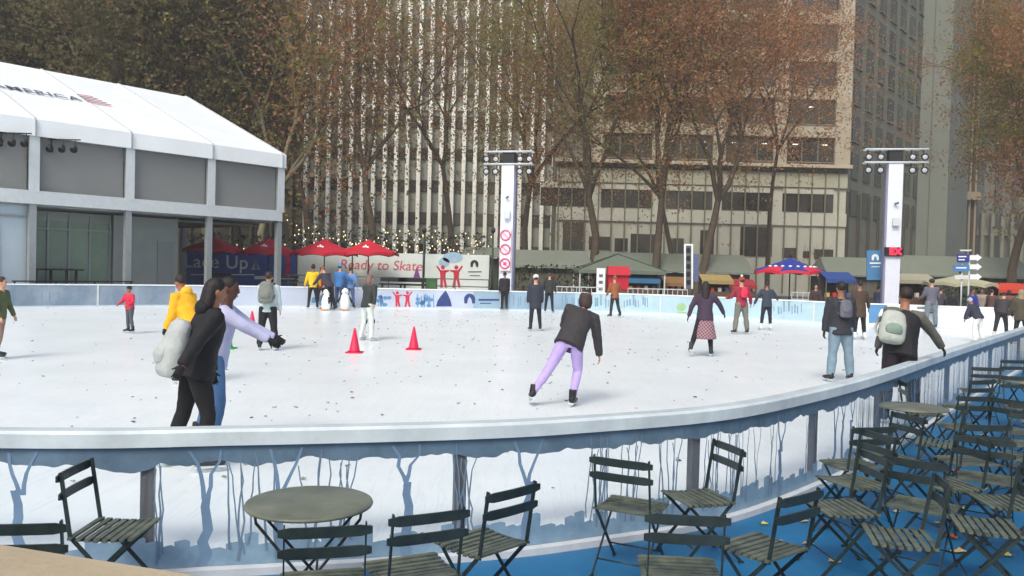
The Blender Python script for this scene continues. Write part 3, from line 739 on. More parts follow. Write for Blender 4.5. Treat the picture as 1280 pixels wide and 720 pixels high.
# ------------------------------------------------------------------ signs
pmS = plane_map((-30, 41), (30, 41))
t = thing('information_sign', 'upright blue information sign left of the right light tower', 'sign', (W(1094, 340, 41).x, 41, 0))
px_decal(t, 'panel', [rect(1083, 313, 1106, 350)], M_signblue, pmS, .08, 0)
px_decal(t, 'emblem', emblem(1094, 322, 4.5), M_white, pmS, .01, .09)
px_decal(t, 'small_print', [rect(1087, 328, 1101, 330), rect(1089, 333, 1100, 334)], M_white, pmS, .01, .09)
for x in (1085, 1104): p = pmS(x, 350, -.06); MB().bar((p.x, p.y, 0), (p.x, p.y, 2.2), .05, .05).build('post', M_grey, t, world=True)
t = thing('signpost', 'signpost with blue boards and white arrows left of the orange tree', 'signpost', (W(1206, 340, 40.5).x, 40.5, 0))
pmP = plane_map((-30, 40.5), (30, 40.5))
for x in (1202, 1211): p = pmP(x, 350, -.06); MB().tube([(p.x, p.y, 0), (p.x, p.y, 3.2)], .04, 8).build('post', M_frame, t, world=True)
px_decal(t, 'board', [rect(1196, 318, 1211, 328)], M_ublue, pmP, .04, .03); px_decal(t, 'board', [rect(1192, 331, 1211, 339)], mat('board_blue', (70, 128, 190), .5, .1), pmP, .04, .03)
px_decal(t, 'board_lettering', [rect(1198, 320, 1208, 321.5), rect(1198, 324, 1206, 325.4), rect(1195, 334, 1208, 335.6)], M_white, pmP, .01, .075)
for y in (322, 333.5, 346): px_decal(t, 'arrow', [[(1212, y-3), (1221, y-3), (1221, y-4.6), (1227, y), (1221, y+4.6), (1221, y+3), (1212, y+3)]], M_white, pmP, .03, .03)
px_decal(t, 'board', [rect(1193, 344, 1210, 349)], M_bannerw, pmP, .03, .03)
px_decal(t, 'top_bar', [rect(1200, 312, 1214, 314)], M_frame, pmP, .03, .03)
pmL = plane_map((-30, 44), (30, 44))
t = thing('totem_sign', 'tall white framed totem with dark round symbols in front of the kiosk roof', 'sign', (W(860, 340, 44).x, 44, 0))
px_decal(t, 'frame', [rect(855, 305, 857, 361), rect(864, 305, 866, 361), rect(857, 305, 864, 307)], M_white, pmL, .06, 0)
px_decal(t, 'board', [rect(857, 307, 864, 361)], M_grey, pmL, .03, 0)
px_decal(t, 'symbol', [oval(860.5, y, 2.8, 3.6, 10) for y in (313, 323, 333, 343, 353)], M_black, pmL, .01, .04)
px_decal(t, 'side_banner', [rect(867, 318, 873, 352)], mat('banner_dull_blue', (88, 98, 136), .6, .1), pmL, .03, 0)

# ------------------------------------------------------------------ kiosks and stalls behind the far barrier
m_kroof = mat('kiosk_roof_green', (112, 120, 108), .7, .1, .5)
m_kwall = mat('kiosk_wall_green', (52, 62, 50), .8, .2, .8)
def kiosk(x0, x1, y0, y1, D, label, rz=0, inset=2.2, zt=None, mr=None):
    a = W(x0, (y0+y1)/2, D); c = W(x1, (y0+y1)/2, D); zt = W((x0+x1)/2, y0, D+inset).z; ze = W((x0+x1)/2, y1, D).z
    t = thing('kiosk', label, 'kiosk', ((a.x+c.x)/2, D, 0), 0, 'low kiosks under grey-green roofs'); h = (c.x-a.x)/2
    b = MB(); b.add([(-h, 0, ze), (h, 0, ze), (h-.3, inset, zt), (-h+.3, inset, zt), (-h, 2*inset, ze), (h, 2*inset, ze)], [(0, 1, 2, 3), (3, 2, 5, 4), (0, 3, 4), (1, 5, 2)])
    b.box((0, .0, ze-.04), (2*h, .1, .1)); b.build('roof', mr or m_kroof, t)
    MB().box((0, inset, ze/2-.05), (2*h-.6, 2*inset-.8, ze-.15)).build('wall', m_kwall, t)
    n = max(1, int(2*h/3.0))
    for k in range(n):
        x = -h+.3+(2*h-.6)*(k+.5)/n; MB().box((x, .38, ze*.55), ((2*h-.6)/n-.5, .06, ze*.5)).build('shutter', mat('kiosk_shutter%d' % (k % 3), [(84, 82, 70), (66, 74, 62), (96, 88, 74)][k % 3], .7, .2), t)
    return t
kiosk(636, 742, 313, 333, 56, 'long low kiosk with grey-green roof right of the left light tower')
kiosk(742, 945, 317, 339, 60, 'long low kiosk with grey-green roof behind the red canopy booth')
kiosk(1034, 1110, 322, 344, 58, 'low kiosk with grey-green roof left of the blue information sign')
kiosk(1128, 1300, 321, 345, 58, 'low kiosk with grey-green roof under the orange tree')
kiosk(575, 628, 309, 320, 56, 'small kiosk roof peeking over the right end of the white banner', inset=1.6)
# pyramid tent
def pyramid(px, D, ytop, yrim, wpx, mr, label, cat='tent', name='pyramid_tent'):
    top = W(px, ytop, D); rim = W(px, yrim, D); r = wpx/F*D/2; t = thing(name, label, cat, (top.x, D, 0))
    b = MB(); b.add([(-r, -r, rim.z), (r, -r, rim.z), (r, r, rim.z), (-r, r, rim.z), (0, 0, top.z), (-r, -r, rim.z-.2), (r, -r, rim.z-.2), (r, r, rim.z-.2), (-r, r, rim.z-.2)],
        [(0, 1, 4), (1, 2, 4), (2, 3, 4), (3, 0, 4), (0, 5, 6, 1), (1, 6, 7, 2), (2, 7, 8, 3), (3, 8, 5, 0)]); b.build('canopy', mr, t)
    for sx in (-1, 1):
        for sy in (-1, 1):
            MB().bar((sx*r*.97, sy*r*.97, 0), (sx*r*.97, sy*r*.97, rim.z), .07, .07).build('pole', M_frame, t)
            MB().bar((sx*r*.99, sy*r*.99, rim.z+.03), (0, 0, top.z+.03), .06, .05).build('ridge', mat('tent_ridge', (64, 78, 66), .7, .1), t)
    return t, r, rim.z
pyramid(772, 50, 318, 338, 104, mat('tent_sage', (100, 110, 96), .7, .1), 'sage green pyramid tent with dark ridges behind the red booth')
# red booth and poster
p = W(773, 350, 45); t = thing('booth', 'red draped booth in front of the sage pyramid tent', 'booth', (p.x, 45, 0))
b = MB(); b.box((0, .4, 1.75), (1.1, .9, 1.25)); b.prism([(-.55, -.06, 2.38), (.55, -.06, 2.38), (.62, -.2, 1.9), (-.62, -.2, 1.9)], (0, 1, 0), .04); b.build('drape', M_red, t)
MB().box((0, .4, .56), (1.0, .8, 1.12)).build('counter', mat('booth_wood', (120, 84, 60), .7, .2), t)
p = W(751, 350, 44.6); t = thing('poster_stand', 'white upright poster board left of the red booth', 'poster', (p.x, 44.6, 0))
MB().box((0, 0, 1.5), (.46, .06, 1.5)).build('board', M_white, t); MB().box((0, 0, .4), (.1, .1, .8)).build('leg', M_dark, t)
for k in range(3): MB().box((0, -.035, 1.15+.35*k), (.2, .01, .16)).build('printed_picture', M_grey, t)
stalls = [(803, 48, 342, (52, 104, 140), 1.9, 'market stall with a dull blue awning right of the red booth'), (845, 49, 346, (128, 96, 60), 1.6, 'market stall with a brown awning left of the totem sign'),
          (895, 48, 343, (150, 132, 84), 1.8, 'market stall with a mustard awning right of the totem sign'), (926, 50, 349, (150, 40, 50), 1.7, 'market stall with a red awning behind the plaid-jacket skater'),
          (1047, 42, 340, (44, 70, 128), 1.5, 'market stall with a dark blue cover left of the information sign'), (1265, 46, 354, (186, 60, 44), 2.0, 'market stall with an orange red awning at the right edge'), (1140, 46, 342, (150, 148, 128), 2.2, 'market stall with a pale canvas top right of the tower')]
for px, D, yt, c, wd_, l in stalls:
    zt = W(px, yt, D).z; t = thing('market_stall', l, 'stall', (W(px, yt, D).x, D, 0), 0, 'small market stalls behind the far barrier')
    ma = mat('awning_%d_%d_%d' % c, c, .7, .12)
    b = MB(); b.add([(-wd_/2, -.5, zt-.35), (wd_/2, -.5, zt-.35), (wd_/2, .5, zt), (-wd_/2, .5, zt), (-wd_/2, -.5, zt-.55), (wd_/2, -.5, zt-.55)], [(0, 1, 2, 3), (4, 5, 1, 0)]); b.build('awning', ma, t)
    MB().box((0, 0, .55), (wd_*.95, .7, 1.1)).build('counter', mat('stall_wood', (92, 70, 54), .7, .25), t)
    MB().box((0, .48, zt/2), (wd_, .05, zt-.05)).build('back_board', mat('stall_back', (58, 52, 46), .8, .2), t)
    for sx in (-1, 1): MB().bar((sx*wd_/2*.96, -.45, 0), (sx*wd_/2*.96, -.45, zt-.36), .05, .05).build('pole', M_grey, t)
    rq = random.Random(px)
    for k in range(4): MB().box((-wd_*.35+wd_*.23*k, -.1, 1.1+.1), (.18, .2, .2+.1*rq.random())).build('goods', mat('goods%d' % (k % 4), [(200, 170, 90), (180, 60, 50), (210, 210, 200), (70, 90, 120)][k % 4], .6, .1), t)
p = W(782, 352, 45.5)
# white crowd fences
for px0, px1, l in ((1000, 1015, 'white crowd-control fence behind the far barrier, below the blue and red umbrella'), (700, 742, 'pale crowd-control fence left of the white poster board'), (795, 850, 'low white counter-height fence below the blue awning stall')):
    a = W(px0, 355, 43); c = W(px1, 355, 43); t = thing('crowd_fence', l, 'fence', ((a.x+c.x)/2, 43, 0)); h = (c.x-a.x)/2+.4
    for z in (.9, 1.25): MB().bar((-h, 0, z), (h, 0, z), .05, .05).build('rail', M_frame, t)
    n = int(2*h/.25)
    b = MB()
    for k in range(n+1): b.tube([(-h+2*h*k/n, 0, .1), (-h+2*h*k/n, 0, 1.25)], .015, 5)
    b.build('bars', M_frame, t)
    for sx in (-1, 1): MB().box((sx*h*.9, 0, .05), (.08, .5, .08)).build('foot', M_frame, t)
#@@PART3
# ------------------------------------------------------------------ buildings
def facade_box(poly, z0, z1, m, name, parent):
    return MB().prism([(x, y, z0) for x, y in poly], (0, 0, 1), z1-z0).build(name, m, parent, world=True)
m_glassd = mat('dark_window_glass', (34, 38, 40), .12, .3, .35, spec=.7, var2=(70, 66, 58))
m_glassg = mat('dark_green_glass', (48, 58, 52), .12, .3, .3, spec=.7, var2=(76, 80, 68))
# striped tower with white fins
D = 95; xl = W(379, 300, D).x; xr = W(692, 300, D).x; H1 = 52
bA = thing('office_tower', 'office building with tall white vertical fins behind the left trees', 'building', ((xl+xr)/2, D, 0))
m_sp = mat('spandrel_grey_green', (132, 136, 126), .6, .1, .4)
MB().box(((xl+xr)/2, D+10, H1/2), (xr-xl, 19.4, H1)).build('wall', m_sp, bA, world=True)
fl_h = 3.62
for k in range(14):
    z = 3.2+fl_h*k; MB().box(((xl+xr)/2, D+.26, z+.75), (xr-xl-.2, .16, 1.35)).build('window', m_glassd, bA, world=True)
    if k in (4, 9): MB().box(((xl+xr)/2, D+.2, z+2.3), (xr-xl, .3, .5)).build('ledge', mat('pale_ledge', (178, 180, 168), .6, .1), bA, world=True)
n = 23; mf = mat('white_fin', (232, 234, 224), .55, .08, .6)
for k in range(n):
    x = xl+.2+(xr-xl-.4)*k/(n-1); MB().box((x, D-.15, H1/2+1), (.42, .7, H1-2)).build('fin', mf, bA, world=True)
# stone office building, front and receding side
D2 = 86; c0 = W(693, 300, D2).x; c1 = W(1058, 300, D2).x; H2 = 46
sd_ = Vector((.636, .772, 0)); L2 = 29
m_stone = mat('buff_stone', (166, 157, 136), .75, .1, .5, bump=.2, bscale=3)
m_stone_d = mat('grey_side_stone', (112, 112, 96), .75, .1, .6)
bB = thing('office_building', 'buff stone office building with wide three-pane windows behind the orange trees', 'building', ((c0+c1)/2, D2, 0))
e = Vector((c1, D2+.4, 0))+sd_*L2
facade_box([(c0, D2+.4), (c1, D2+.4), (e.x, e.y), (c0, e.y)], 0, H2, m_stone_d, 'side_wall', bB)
pit = (W(1014, 150, D2).x-W(938, 150, D2).x); wc = W(1014, 150, D2).x; ww = 4.9
zs = W(1000, 208, D2).z; pz = 3.83
cols = [wc-pit*k for k in range(5)]
# piers and spandrels stand proud of glass
zrows = [zs+.35+pz*k for k in range(8)]
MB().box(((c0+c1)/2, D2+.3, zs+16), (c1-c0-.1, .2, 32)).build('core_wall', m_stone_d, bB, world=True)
edges = [c0]+sum([[x-ww/2, x+ww/2] for x in sorted(cols)], [])+[c1]
edges = [max(c0, x) for x in edges]
for i in range(0, len(edges), 2):
    a, c = edges[i], edges[i+1]
    if c-a > .05: MB().box(((a+c)/2, D2, (zs+H2)/2), (c-a, .5, H2-zs)).build('pier', m_stone, bB, world=True)
for x in cols:
    for k, z in enumerate(zrows):
        if x-ww/2 < c0-.5: continue
        MB().box((x, D2+.02, z+2.6+(pz-2.6)/2), (ww, .42, pz-2.6)).build('spandrel', m_stone, bB, world=True)
        f = MB().box((x, D2+.16, z+1.3), (ww, .05, 2.6)).build('window', m_glassg if (k+int(x)) % 2 else m_glassd, bB, world=True)
        b = MB()
        for q in (-1, 1): b.box((x+q*ww/6, D2+.1, z+1.3), (.10, .08, 2.6))
        b.box((x, D2-.02, z+.06), (ww-.02, .5, .12)); b.build('frame', mat('window_bronze', (120, 116, 104), .5, .1), f, world=True)
        if (k == 0 and x > 16) or (k == 1 and x > 27):
            for q in ((0, 2) if k == 0 else (1,)): MB().box((x-1.5+1.5*q, D2+.12, z+1.9), (.55, .02, .1)).build('lit_strip', mat('ceiling_strip', (240, 232, 210), .5, 0, emit=.8), f, world=True)
MB().box(((c0+c1)/2, D2-.25, zs), (c1-c0+.3, 1.0, .35)).build('belt_course', mat('belt_stone', (184, 174, 150), .7, .1), bB, world=True)
# base storeys: cream panels, glass bands, mullions
m_cream = mat('cream_panel', (190, 190, 174), .6, .08, .5); m_olive = mat('olive_panel', (172, 172, 150), .6, .08, .5)
za = [W(1000, y, D2).z for y in (216, 234, 266, 282, 322)]
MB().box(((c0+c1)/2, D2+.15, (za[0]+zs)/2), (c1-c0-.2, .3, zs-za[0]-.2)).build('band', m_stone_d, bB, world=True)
MB().box(((c0+c1)/2, D2+.1, (za[0]+za[1])/2), (c1-c0-.2, .3, za[0]-za[1])).build('panel_band', m_olive, bB, world=True)
for i in range(5):
    x = wc-pit*i
    MB().box((x, D2+.2, (za[1]+za[2])/2), (ww+.3, .06, za[1]-za[2]-.2)).build('window', m_glassd, bB, world=True)
    MB().box((x, D2+.12, za[1]-.35), (ww+.3, .06, .6)).build('blind', m_cream, bB, world=True)
MB().box(((c0+c1)/2, D2+.35, (za[1]+za[2])/2), (c1-c0-.2, .2, za[1]-za[2])).build('panel_band', m_cream, bB, world=True)
MB().box(((c0+c1)/2, D2+.1, (za[2]+za[3])/2), (c1-c0-.2, .34, za[2]-za[3])).build('panel_band', m_cream, bB, world=True)
MB().box(((c0+c1)/2, D2+.3, za[3]/2), (c1-c0-.2, .3, za[3])).build('ground_floor_wall', m_cream, bB, world=True)
for (x0, x1, y0, y1) in ((703, 732, 278, 312), (736, 764, 296, 312), (768, 785, 298, 314), (788, 825, 293, 316), (837, 855, 298, 316), (875, 893, 288, 318), (925, 966, 284, 320), (978, 996, 310, 322), (1004, 1014, 314, 322), (1018, 1042, 312, 324)):
    a = W(x0, y1, D2); c = W(x1, y0, D2); MB().box(((a.x+c.x)/2, D2+.1, (a.z+c.z)/2), (c.x-a.x, .08, c.z-a.z)).build('window', m_glassd, bB, world=True)
x = c0+.3
while x < c1:
    MB().box((x, D2-.08, (zs-.3+.5)/2), (.13, .12, zs-.3)).build('mullion', mat('mullion_olive', (118, 116, 92), .5, .1), bB, world=True); x += 1.36
# side windows: sash windows in 7 columns
rot = Matrix.Rotation(math.atan2(sd_.y, sd_.x), 3, 'Z'); sn = Vector((sd_.y, -sd_.x, 0))
for k in range(11):
    z = zs-.9+pz*(k-1)
    for q in range(7):
        s_ = 2.2+4.0*q; c = Vector((c1, D2+.4, 0))+sd_*s_+sn*.06
        f = MB().box((c.x, c.y, z+1.3), (2.2, .10, 2.7), rot).build('window', m_glassg if (k*3+q) % 3 else m_glassd, bB, world=True)
        if k > 1: 
            c2 = c+sn*.05; b = MB(); b.box((c2.x, c2.y, z+1.3), (2.2, .06, .1), rot); b.box((c2.x, c2.y, z+.64), (.08, .05, 1.22), rot); b.box((c2.x, c2.y, z-.06), (2.5, .2, .12), rot); b.build('frame', m_stone_d, f, world=True)
for k in range(9):
    s_ = .2+3.5*k; c = Vector((c1, D2+.4, 0))+sd_*s_+sn*.12; MB().box((c.x, c.y, zs/2-1.2), (.5, .2, zs-2.4), rot).build('side_pier', mat('side_pier_dark', (76, 70, 56), .7, .15), bB, world=True)
# smooth grey slab
ex = W(1146, 250, 107).x; ey = W(1184, 250, 107).x
o = facade_box([(ex, 107), (ey, 107), (ey+9, 119), (ex+9, 119)], 0, 64, mat('smooth_grey_slab', (106, 110, 98), .6, .08, .08, var2=(118, 122, 110)), 'wall', None)
bC = thing('slab_tower', 'windowless smooth grey slab tower right of the buff stone building', 'building', (ex, 107, 0)); o.parent = bC; o.data.transform(Matrix.Translation((-ex, -107, 0)))
MB().box((ex+.4*(ey-ex), 106.9, 32), (.12, .06, 63)).build('joint', mat('slab_joint', (104, 108, 102), .6, .1), bC, world=True)
# brown ribbed tower
D4 = 124; a = W(1180, 250, D4).x; c = W(1222, 250, D4).x; bD = thing('ribbed_tower', 'brown ribbed tower with a column arcade, behind the slab tower', 'building', (a, D4, 0))
m_br = mat('brown_stone', (108, 96, 78), .75, .15, .4)
facade_box([(a, D4+.5), (c, D4+.5), (c+6, D4+18), (a, D4+18)], 0, 66, m_br, 'wall', bD)
for k in range(6):
    x = a+(c-a)*(k+.5)/6; MB().box((x, D4+.1, 33), (.28, .6, 66)).build('rib', mat('tan_rib', (132, 120, 98), .7, .1), bD, world=True)
    MB().box((x+.4, D4+.35, 30), (.42, .16, 58)).build('window', m_glassd, bD, world=True)
MB().box(((a+c)/2, D4-.3, W(1200, 245, D4).z), (c-a, 1.2, 1.2)).build('cornice', mat('tan_rib', (0, 0, 0)), bD, world=True)
# blue grey glass tower
D5 = 138; a = W(1219, 250, D5).x; c = a+40; bE = thing('glass_tower', 'grey-brown ribbed tower at the right edge behind the orange tree', 'building', (a, D5, 0))
facade_box([(a, D5), (c, D5), (c, D5+20), (a, D5+20)], 0, 72, mat('blue_grey_curtain', (100, 98, 86), .3, .1, .2), 'wall', bE)
for k in range(14):
    x = a+.8+2.9*k; MB().box((x, D5-.1, 36), (1.1, .16, 71)).build('window', mat('bluish_glass', (70, 74, 68), .15, .25, .2, spec=.7), bE, world=True)
for k in range(5): MB().box((a+20, D5-.3, 10+13*k), (40, .5, 1.0)).build('ledge', m_stone_d, bE, world=True)
for k in range(12): MB().box((a+.6+1.6*k, D5-1.2, 6.5), (.55, .6, 13)).build('column', m_stone_d, bE, world=True)
# dark building on the left behind the trees
D6 = 100; a = W(-120, 250, D6).x; c = W(377, 250, D6).x; bF = thing('dark_tower', 'dark bronze glass tower behind the left trees and pavilion', 'building', ((a+c)/2, D6, 0))
facade_box([(a, D6+.3), (c, D6+.3), (c, D6+20), (a, D6+20)], 0, 60, mat('bronze_wall', (96, 92, 72), .4, .2, .2), 'wall', bF)
k = 0; x = a+.5
while x < c: 
    MB().box((x, D6, 30), (.3, .5, 60)).build('fin', mat('bronze_fin', (104, 98, 76), .5, .2), bF, world=True); x += 2.4
for z in range(6, 60, 4): MB().box(((a+c)/2, D6+.2, z), (c-a, .1, 1.9)).build('window', m_glassd, bF, world=True)
# hedge under and behind the string lights
def leaves_box(b, c, d, n, s, rnd_, nm=1):
    for _ in range(n):
        p = Vector((c[0]+rnd_.uniform(-.5, .5)*d[0], c[1]+rnd_.uniform(-.5, .5)*d[1], c[2]+rnd_.uniform(-.5, .5)*d[2]))
        leafq(b, p, s*rnd_.uniform(.6, 1.3), rnd_, rnd_.randrange(nm))
def leafq(b, p, s, rnd_, mi):
    u = Vector((rnd_.gauss(0, 1), rnd_.gauss(0, 1), rnd_.gauss(0, 1))).normalized(); v = u.cross(Vector((rnd_.gauss(0, 1), rnd_.gauss(0, 1), rnd_.gauss(0, 1)))).normalized()
    i = len(b.v); b.v += [tuple(p-u*s*.5), tuple(p+v*s*.32), tuple(p+u*s*.5), tuple(p-v*s*.32)]; b.f.append((i, i+1, i+2, i+3)); b.m.append(mi); b.sm.append(False)
rh = random.Random(3)
LG = [mat('hedge_green', (44, 62, 36), .8, .2, 2), mat('hedge_dark', (32, 44, 30), .8, .2, 2), mat('hedge_brown', (72, 52, 38), .8, .2, 2)]
for (px0, px1, y0, y1, D, l) in ((232, 372, 290, 350, 56, 'dark green hedge behind the Lace Up banner'), (372, 605, 286, 350, 57, 'dark hedge with small lights behind the white banner'), (644, 745, 330, 362, 50, 'low green hedge below the kiosk left of the poster board'),
                              (1105, 1290, 350, 362, 47, 'low green hedge behind the far barrier at the right')):
    a = W(px0, y0, D); c = W(px1, y1, D); zt = a.z; b = MB(); cx = (a.x+c.x)/2
    leaves_box(b, (0, 0, zt/2), (c.x-a.x, 1.6, zt), int((c.x-a.x)*zt*55), .22, rh, 3)
    o = b.build('hedge', LG); o.location = (cx, D, 0); tag(o, l, 'hedge')
# string lights
mb = mat('warm_bulb', (255, 226, 176), .4, 0, emit=1.0)
for k, (x0, y0, x1, y1, D, nb_) in enumerate(((232, 300, 372, 292, 54, 14), (360, 272, 500, 296, 54, 30), (372, 288, 612, 300, 53.5, 42), (470, 276, 615, 292, 54, 26), (395, 296, 560, 303, 53, 26))):
    a = W(x0, y0, D); c = W(x1, y1, D); t = thing('string_lights', ['string of warm bulbs glimpsed through the open pavilion bay', 'string of warm bulbs sloping down from the dark tower edge', 'longest string of warm bulbs above the white banner', 'string of warm bulbs running up to the left light tower', 'lowest string of warm bulbs just above the white banner'][k], 'lights', (a.x, D, 0), 0, 'warm bulb strings over the hedge')
    d = c-a; pts = []
    for i in range(25): f = i/24; pts.append(d*f+Vector((0, 0, a.z-.5*math.sin(math.pi*(f*4 % 1)))))
    MB().tube(pts, .012, 4).build('cable', M_dark, t)
    for i in range(nb_):
        f = (i+rh.uniform(.2, .8))/nb_; q = d*f+Vector((rh.uniform(-.3, .3), -.1, a.z-.5*math.sin(math.pi*(f*4 % 1))-.08-rh.uniform(0, .5)))
        MB().ell(q, (.036, .036, .05), n=6, m=5).build('bulb', mb, t)
# green poles between rink and street
for px, D, l in ((529, 49.5, 'thin dark green lamp pole in front of the white banner'), (615, 50, 'thin dark pole at the right end of the white banner')):
    p = W(px, 350, D); t = thing('lamp_pole', l, 'pole', (p.x, D, 0)); zt = W(px, 290, D).z
    MB().tube([(0, 0, 0), (0, 0, zt)], [.07, .05], 8).build('shaft', mat('pole_green', (30, 52, 40), .5, .1), t); MB().ell((0, 0, zt+.1), (.14, .14, .18)).build('lamp_head', M_dark, t)

# ------------------------------------------------------------------ trees
def tree(base, H, fork, spread, nleaf, leafs, cols, label, seed, lean=0., r0=.34, lh0=.3, mbark=None, limbs=4, name='plane_tree', leafspread=.85, low=9, hole=.16, group='plane trees around the rink'):
    rn = random.Random(seed); t = thing(name, label, 'tree', base, 0, group)
    b = MB(); tips = []
    def grow(p, d, L, r, depth):
        n = 5; pts = [p]; rs = [r]; q = p.copy()
        for i in range(n):
            d = (d+Vector((rn.gauss(0, .09), rn.gauss(0, .09), rn.gauss(0, .05)+.03))).normalized(); q = q+d*(L/n); pts.append(q.copy()); rs.append(r*(1-.42*(i+1)/n))
            if depth >= 2: tips.append((q.copy(), depth))
        b.tube(pts, rs, 9 if depth < 2 else 5 if depth < 3 else 4, cap=False)
        if depth >= 5 or r < .010: return
        k = limbs if depth == 0 else rn.choice((2, 3, 3) if depth < 3 else (2, 2, 3))
        az = rn.uniform(0, 6.28)
        for i in range(k):
            a = az+2*math.pi*i/k+rn.gauss(0, .35); tilt = rn.uniform(.25, .62)*spread*(1.0 if depth else .85)
            x = d.orthogonal().normalized(); y = d.cross(x)
            nd = (d*math.cos(tilt)+(x*math.cos(a)+y*math.sin(a))*math.sin(tilt)).normalized()
            Ls = L*(rn.uniform(.62, .85) if depth else (H-fork)/H*H*.36*rn.uniform(.85, 1.15)/L)
            start = q if (i == 0 or depth == 0) else pts[-rn.choice((1, 2))]
            grow(start, nd, Ls, r*.58*rn.uniform(.75, 1.05), depth+1)
    grow(Vector((0, 0, 0)), Vector((lean, 0, 1)).normalized(), fork, r0, 0)
    b.build('trunk', mbark, t)
    tips = [(q if (rn.random() > .5 or q.z < 6) else q-Vector((0, 0, rn.uniform(1.0, low))), d_) for q, d_ in tips]
    c = MB(); clump = [rn.randrange(len(cols)) for _ in tips]
    cl = {}; sub = {}
    for _ in range(nleaf):
        i = rn.randrange(len(tips)); p, dep = tips[i]
        key = (int(p.x//2.6), int(p.y//2.6), int(p.z//2.2))
        if key not in cl: cl[key] = (rn.random(), rn.random())
        if cl[key][1] < hole: continue
        mi = min(len(cols)-1, int(abs(cl[key][0]*len(cols)+rn.gauss(0, .35))))
        if i not in sub: sub[i] = [Vector((rn.gauss(0, leafspread), rn.gauss(0, leafspread), rn.gauss(0, leafspread))) for _q in range(4)]
        q = p+sub[i][rn.randrange(4)]+Vector((rn.gauss(0, .3), rn.gauss(0, .3), rn.gauss(0, .22)))
        if q.z < 4.2: continue
        leafq(c, q, leafs*rn.uniform(.6, 1.4), rn, mi)
    c.build('crown', cols, t); return t
def leafmat(name, c):
    m = bpy.data.materials.new(name); m.use_nodes = True; n = m.node_tree.nodes; l = m.node_tree.links; b = n['Principled BSDF']
    b.inputs['Roughness'].default_value = .7; b.inputs['Specular IOR Level'].default_value = .2
    tc = n.new('ShaderNodeTexCoord'); nz = n.new('ShaderNodeTexNoise'); nz.inputs['Scale'].default_value = .9; nz.inputs['Detail'].default_value = 6; l.new(tc.outputs['Object'], nz.inputs['Vector'])
    r_ = n.new('ShaderNodeValToRGB'); c = lin(c); r_.color_ramp.elements[0].position = .3; r_.color_ramp.elements[1].position = .7
    r_.color_ramp.elements[0].color = (*[x*.82 for x in c], 1); r_.color_ramp.elements[1].color = (*[x*1.15 for x in c], 1)
    l.new(nz.outputs['Fac'], r_.inputs[0]); l.new(r_.outputs[0], b.inputs['Base Color'])
    t = n.new('ShaderNodeBsdfTranslucent'); l.new(r_.outputs[0], t.inputs[0]); mx = n.new('ShaderNodeMixShader'); mx.inputs[0].default_value = .5
    l.new(b.outputs[0], mx.inputs[1]); l.new(t.outputs[0], mx.inputs[2]); l.new(mx.outputs[0], n['Material Output'].inputs[0]); MATS[name] = m; return m
LO = [leafmat('leaf_burnt_orange', (176, 128, 90)), leafmat('leaf_brown', (150, 116, 82)), leafmat('leaf_olive', (140, 134, 74))]
LO2 = [mat('leaf_burnt_orange', (0, 0, 0)), leafmat('leaf_amber', (186, 140, 98)), mat('leaf_brown', (0, 0, 0))]
LOG = [mat('leaf_olive', (0, 0, 0)), leafmat('leaf_moss', (136, 136, 72)), mat('leaf_brown', (0, 0, 0))]
LDK = [leafmat('leaf_dark_olive', (118, 114, 74)), leafmat('leaf_dull_brown', (124, 106, 78)), leafmat('leaf_deep_green', (104, 104, 66))]
LYG = [leafmat('leaf_yellow_green', (132, 132, 62)), MATS['leaf_dark_olive'], MATS['leaf_moss']]
bk = mat('dark_bark', (88, 78, 64), .9, .25, 3, bump=.4, bscale=8); bk2 = mat('pale_plane_bark', (120, 116, 92), .85, .25, 2, bump=.3, bscale=8)
def tb(px, D): p = W(px, 330, D); return (p.x, D, 0)
tree(tb(476, 62), 26, 9.2, 1.15, 26316, .17, LO, 'brown-orange plane tree with a low fork in front of the white-finned building', 11, -.03, .36, mbark=bk)
tree(tb(392, 66), 26, 11, 1.0, 13402, .17, LO, 'rusty plane tree at the left edge of the white-finned building', 12, .02, .3, mbark=bk)
tree(tb(568, 70), 27, 11, 1.0, 12061, .17, LO, 'thin plane tree behind the right half of the white-finned building', 13, 0, .3, mbark=bk)
tree(tb(652, 68), 27, 9, .9, 20467, .17, LOG, 'olive plane tree behind the left light tower', 14, .04, .32, mbark=bk)
tree(tb(742, 62), 26, 7.5, .85, 45229, .17, LOG, 'olive-leaved plane tree at the left corner of the stone building', 15, .02, .38, mbark=bk)
tree(tb(818, 60), 26, 7.5, .9, 32943, .17, LO, 'left one of the three close trunks before the stone building', 16, .10, .36, mbark=bk)
tree(tb(852, 63), 26, 8, 1.0, 33430, .17, LO2, 'slim middle one of the three close trunks before the stone building', 17, -.06, .24, mbark=bk)
tree(tb(870, 60), 26, 7.5, 1.15, 40547, .17, LO2, 'right one of the three close trunks, leaning right before the stone building', 18, .16, .36, mbark=bk)
tree(tb(960, 74), 27, 13, 1.0, 19955, .17, LO2, 'orange plane tree at the right part of the stone front', 19, 0, .22, mbark=bk)
tree(tb(1262, 56), 21, 7.0, 1.1, 73102, .17, LO, 'orange and olive plane tree at the right edge of the picture', 20, .0, .34, mbark=bk)
tree(tb(1300, 62), 24, 8, 1.1, 43861, .17, LO, 'reddish plane tree cut by the right edge of the picture', 21, .0, .34, mbark=bk)
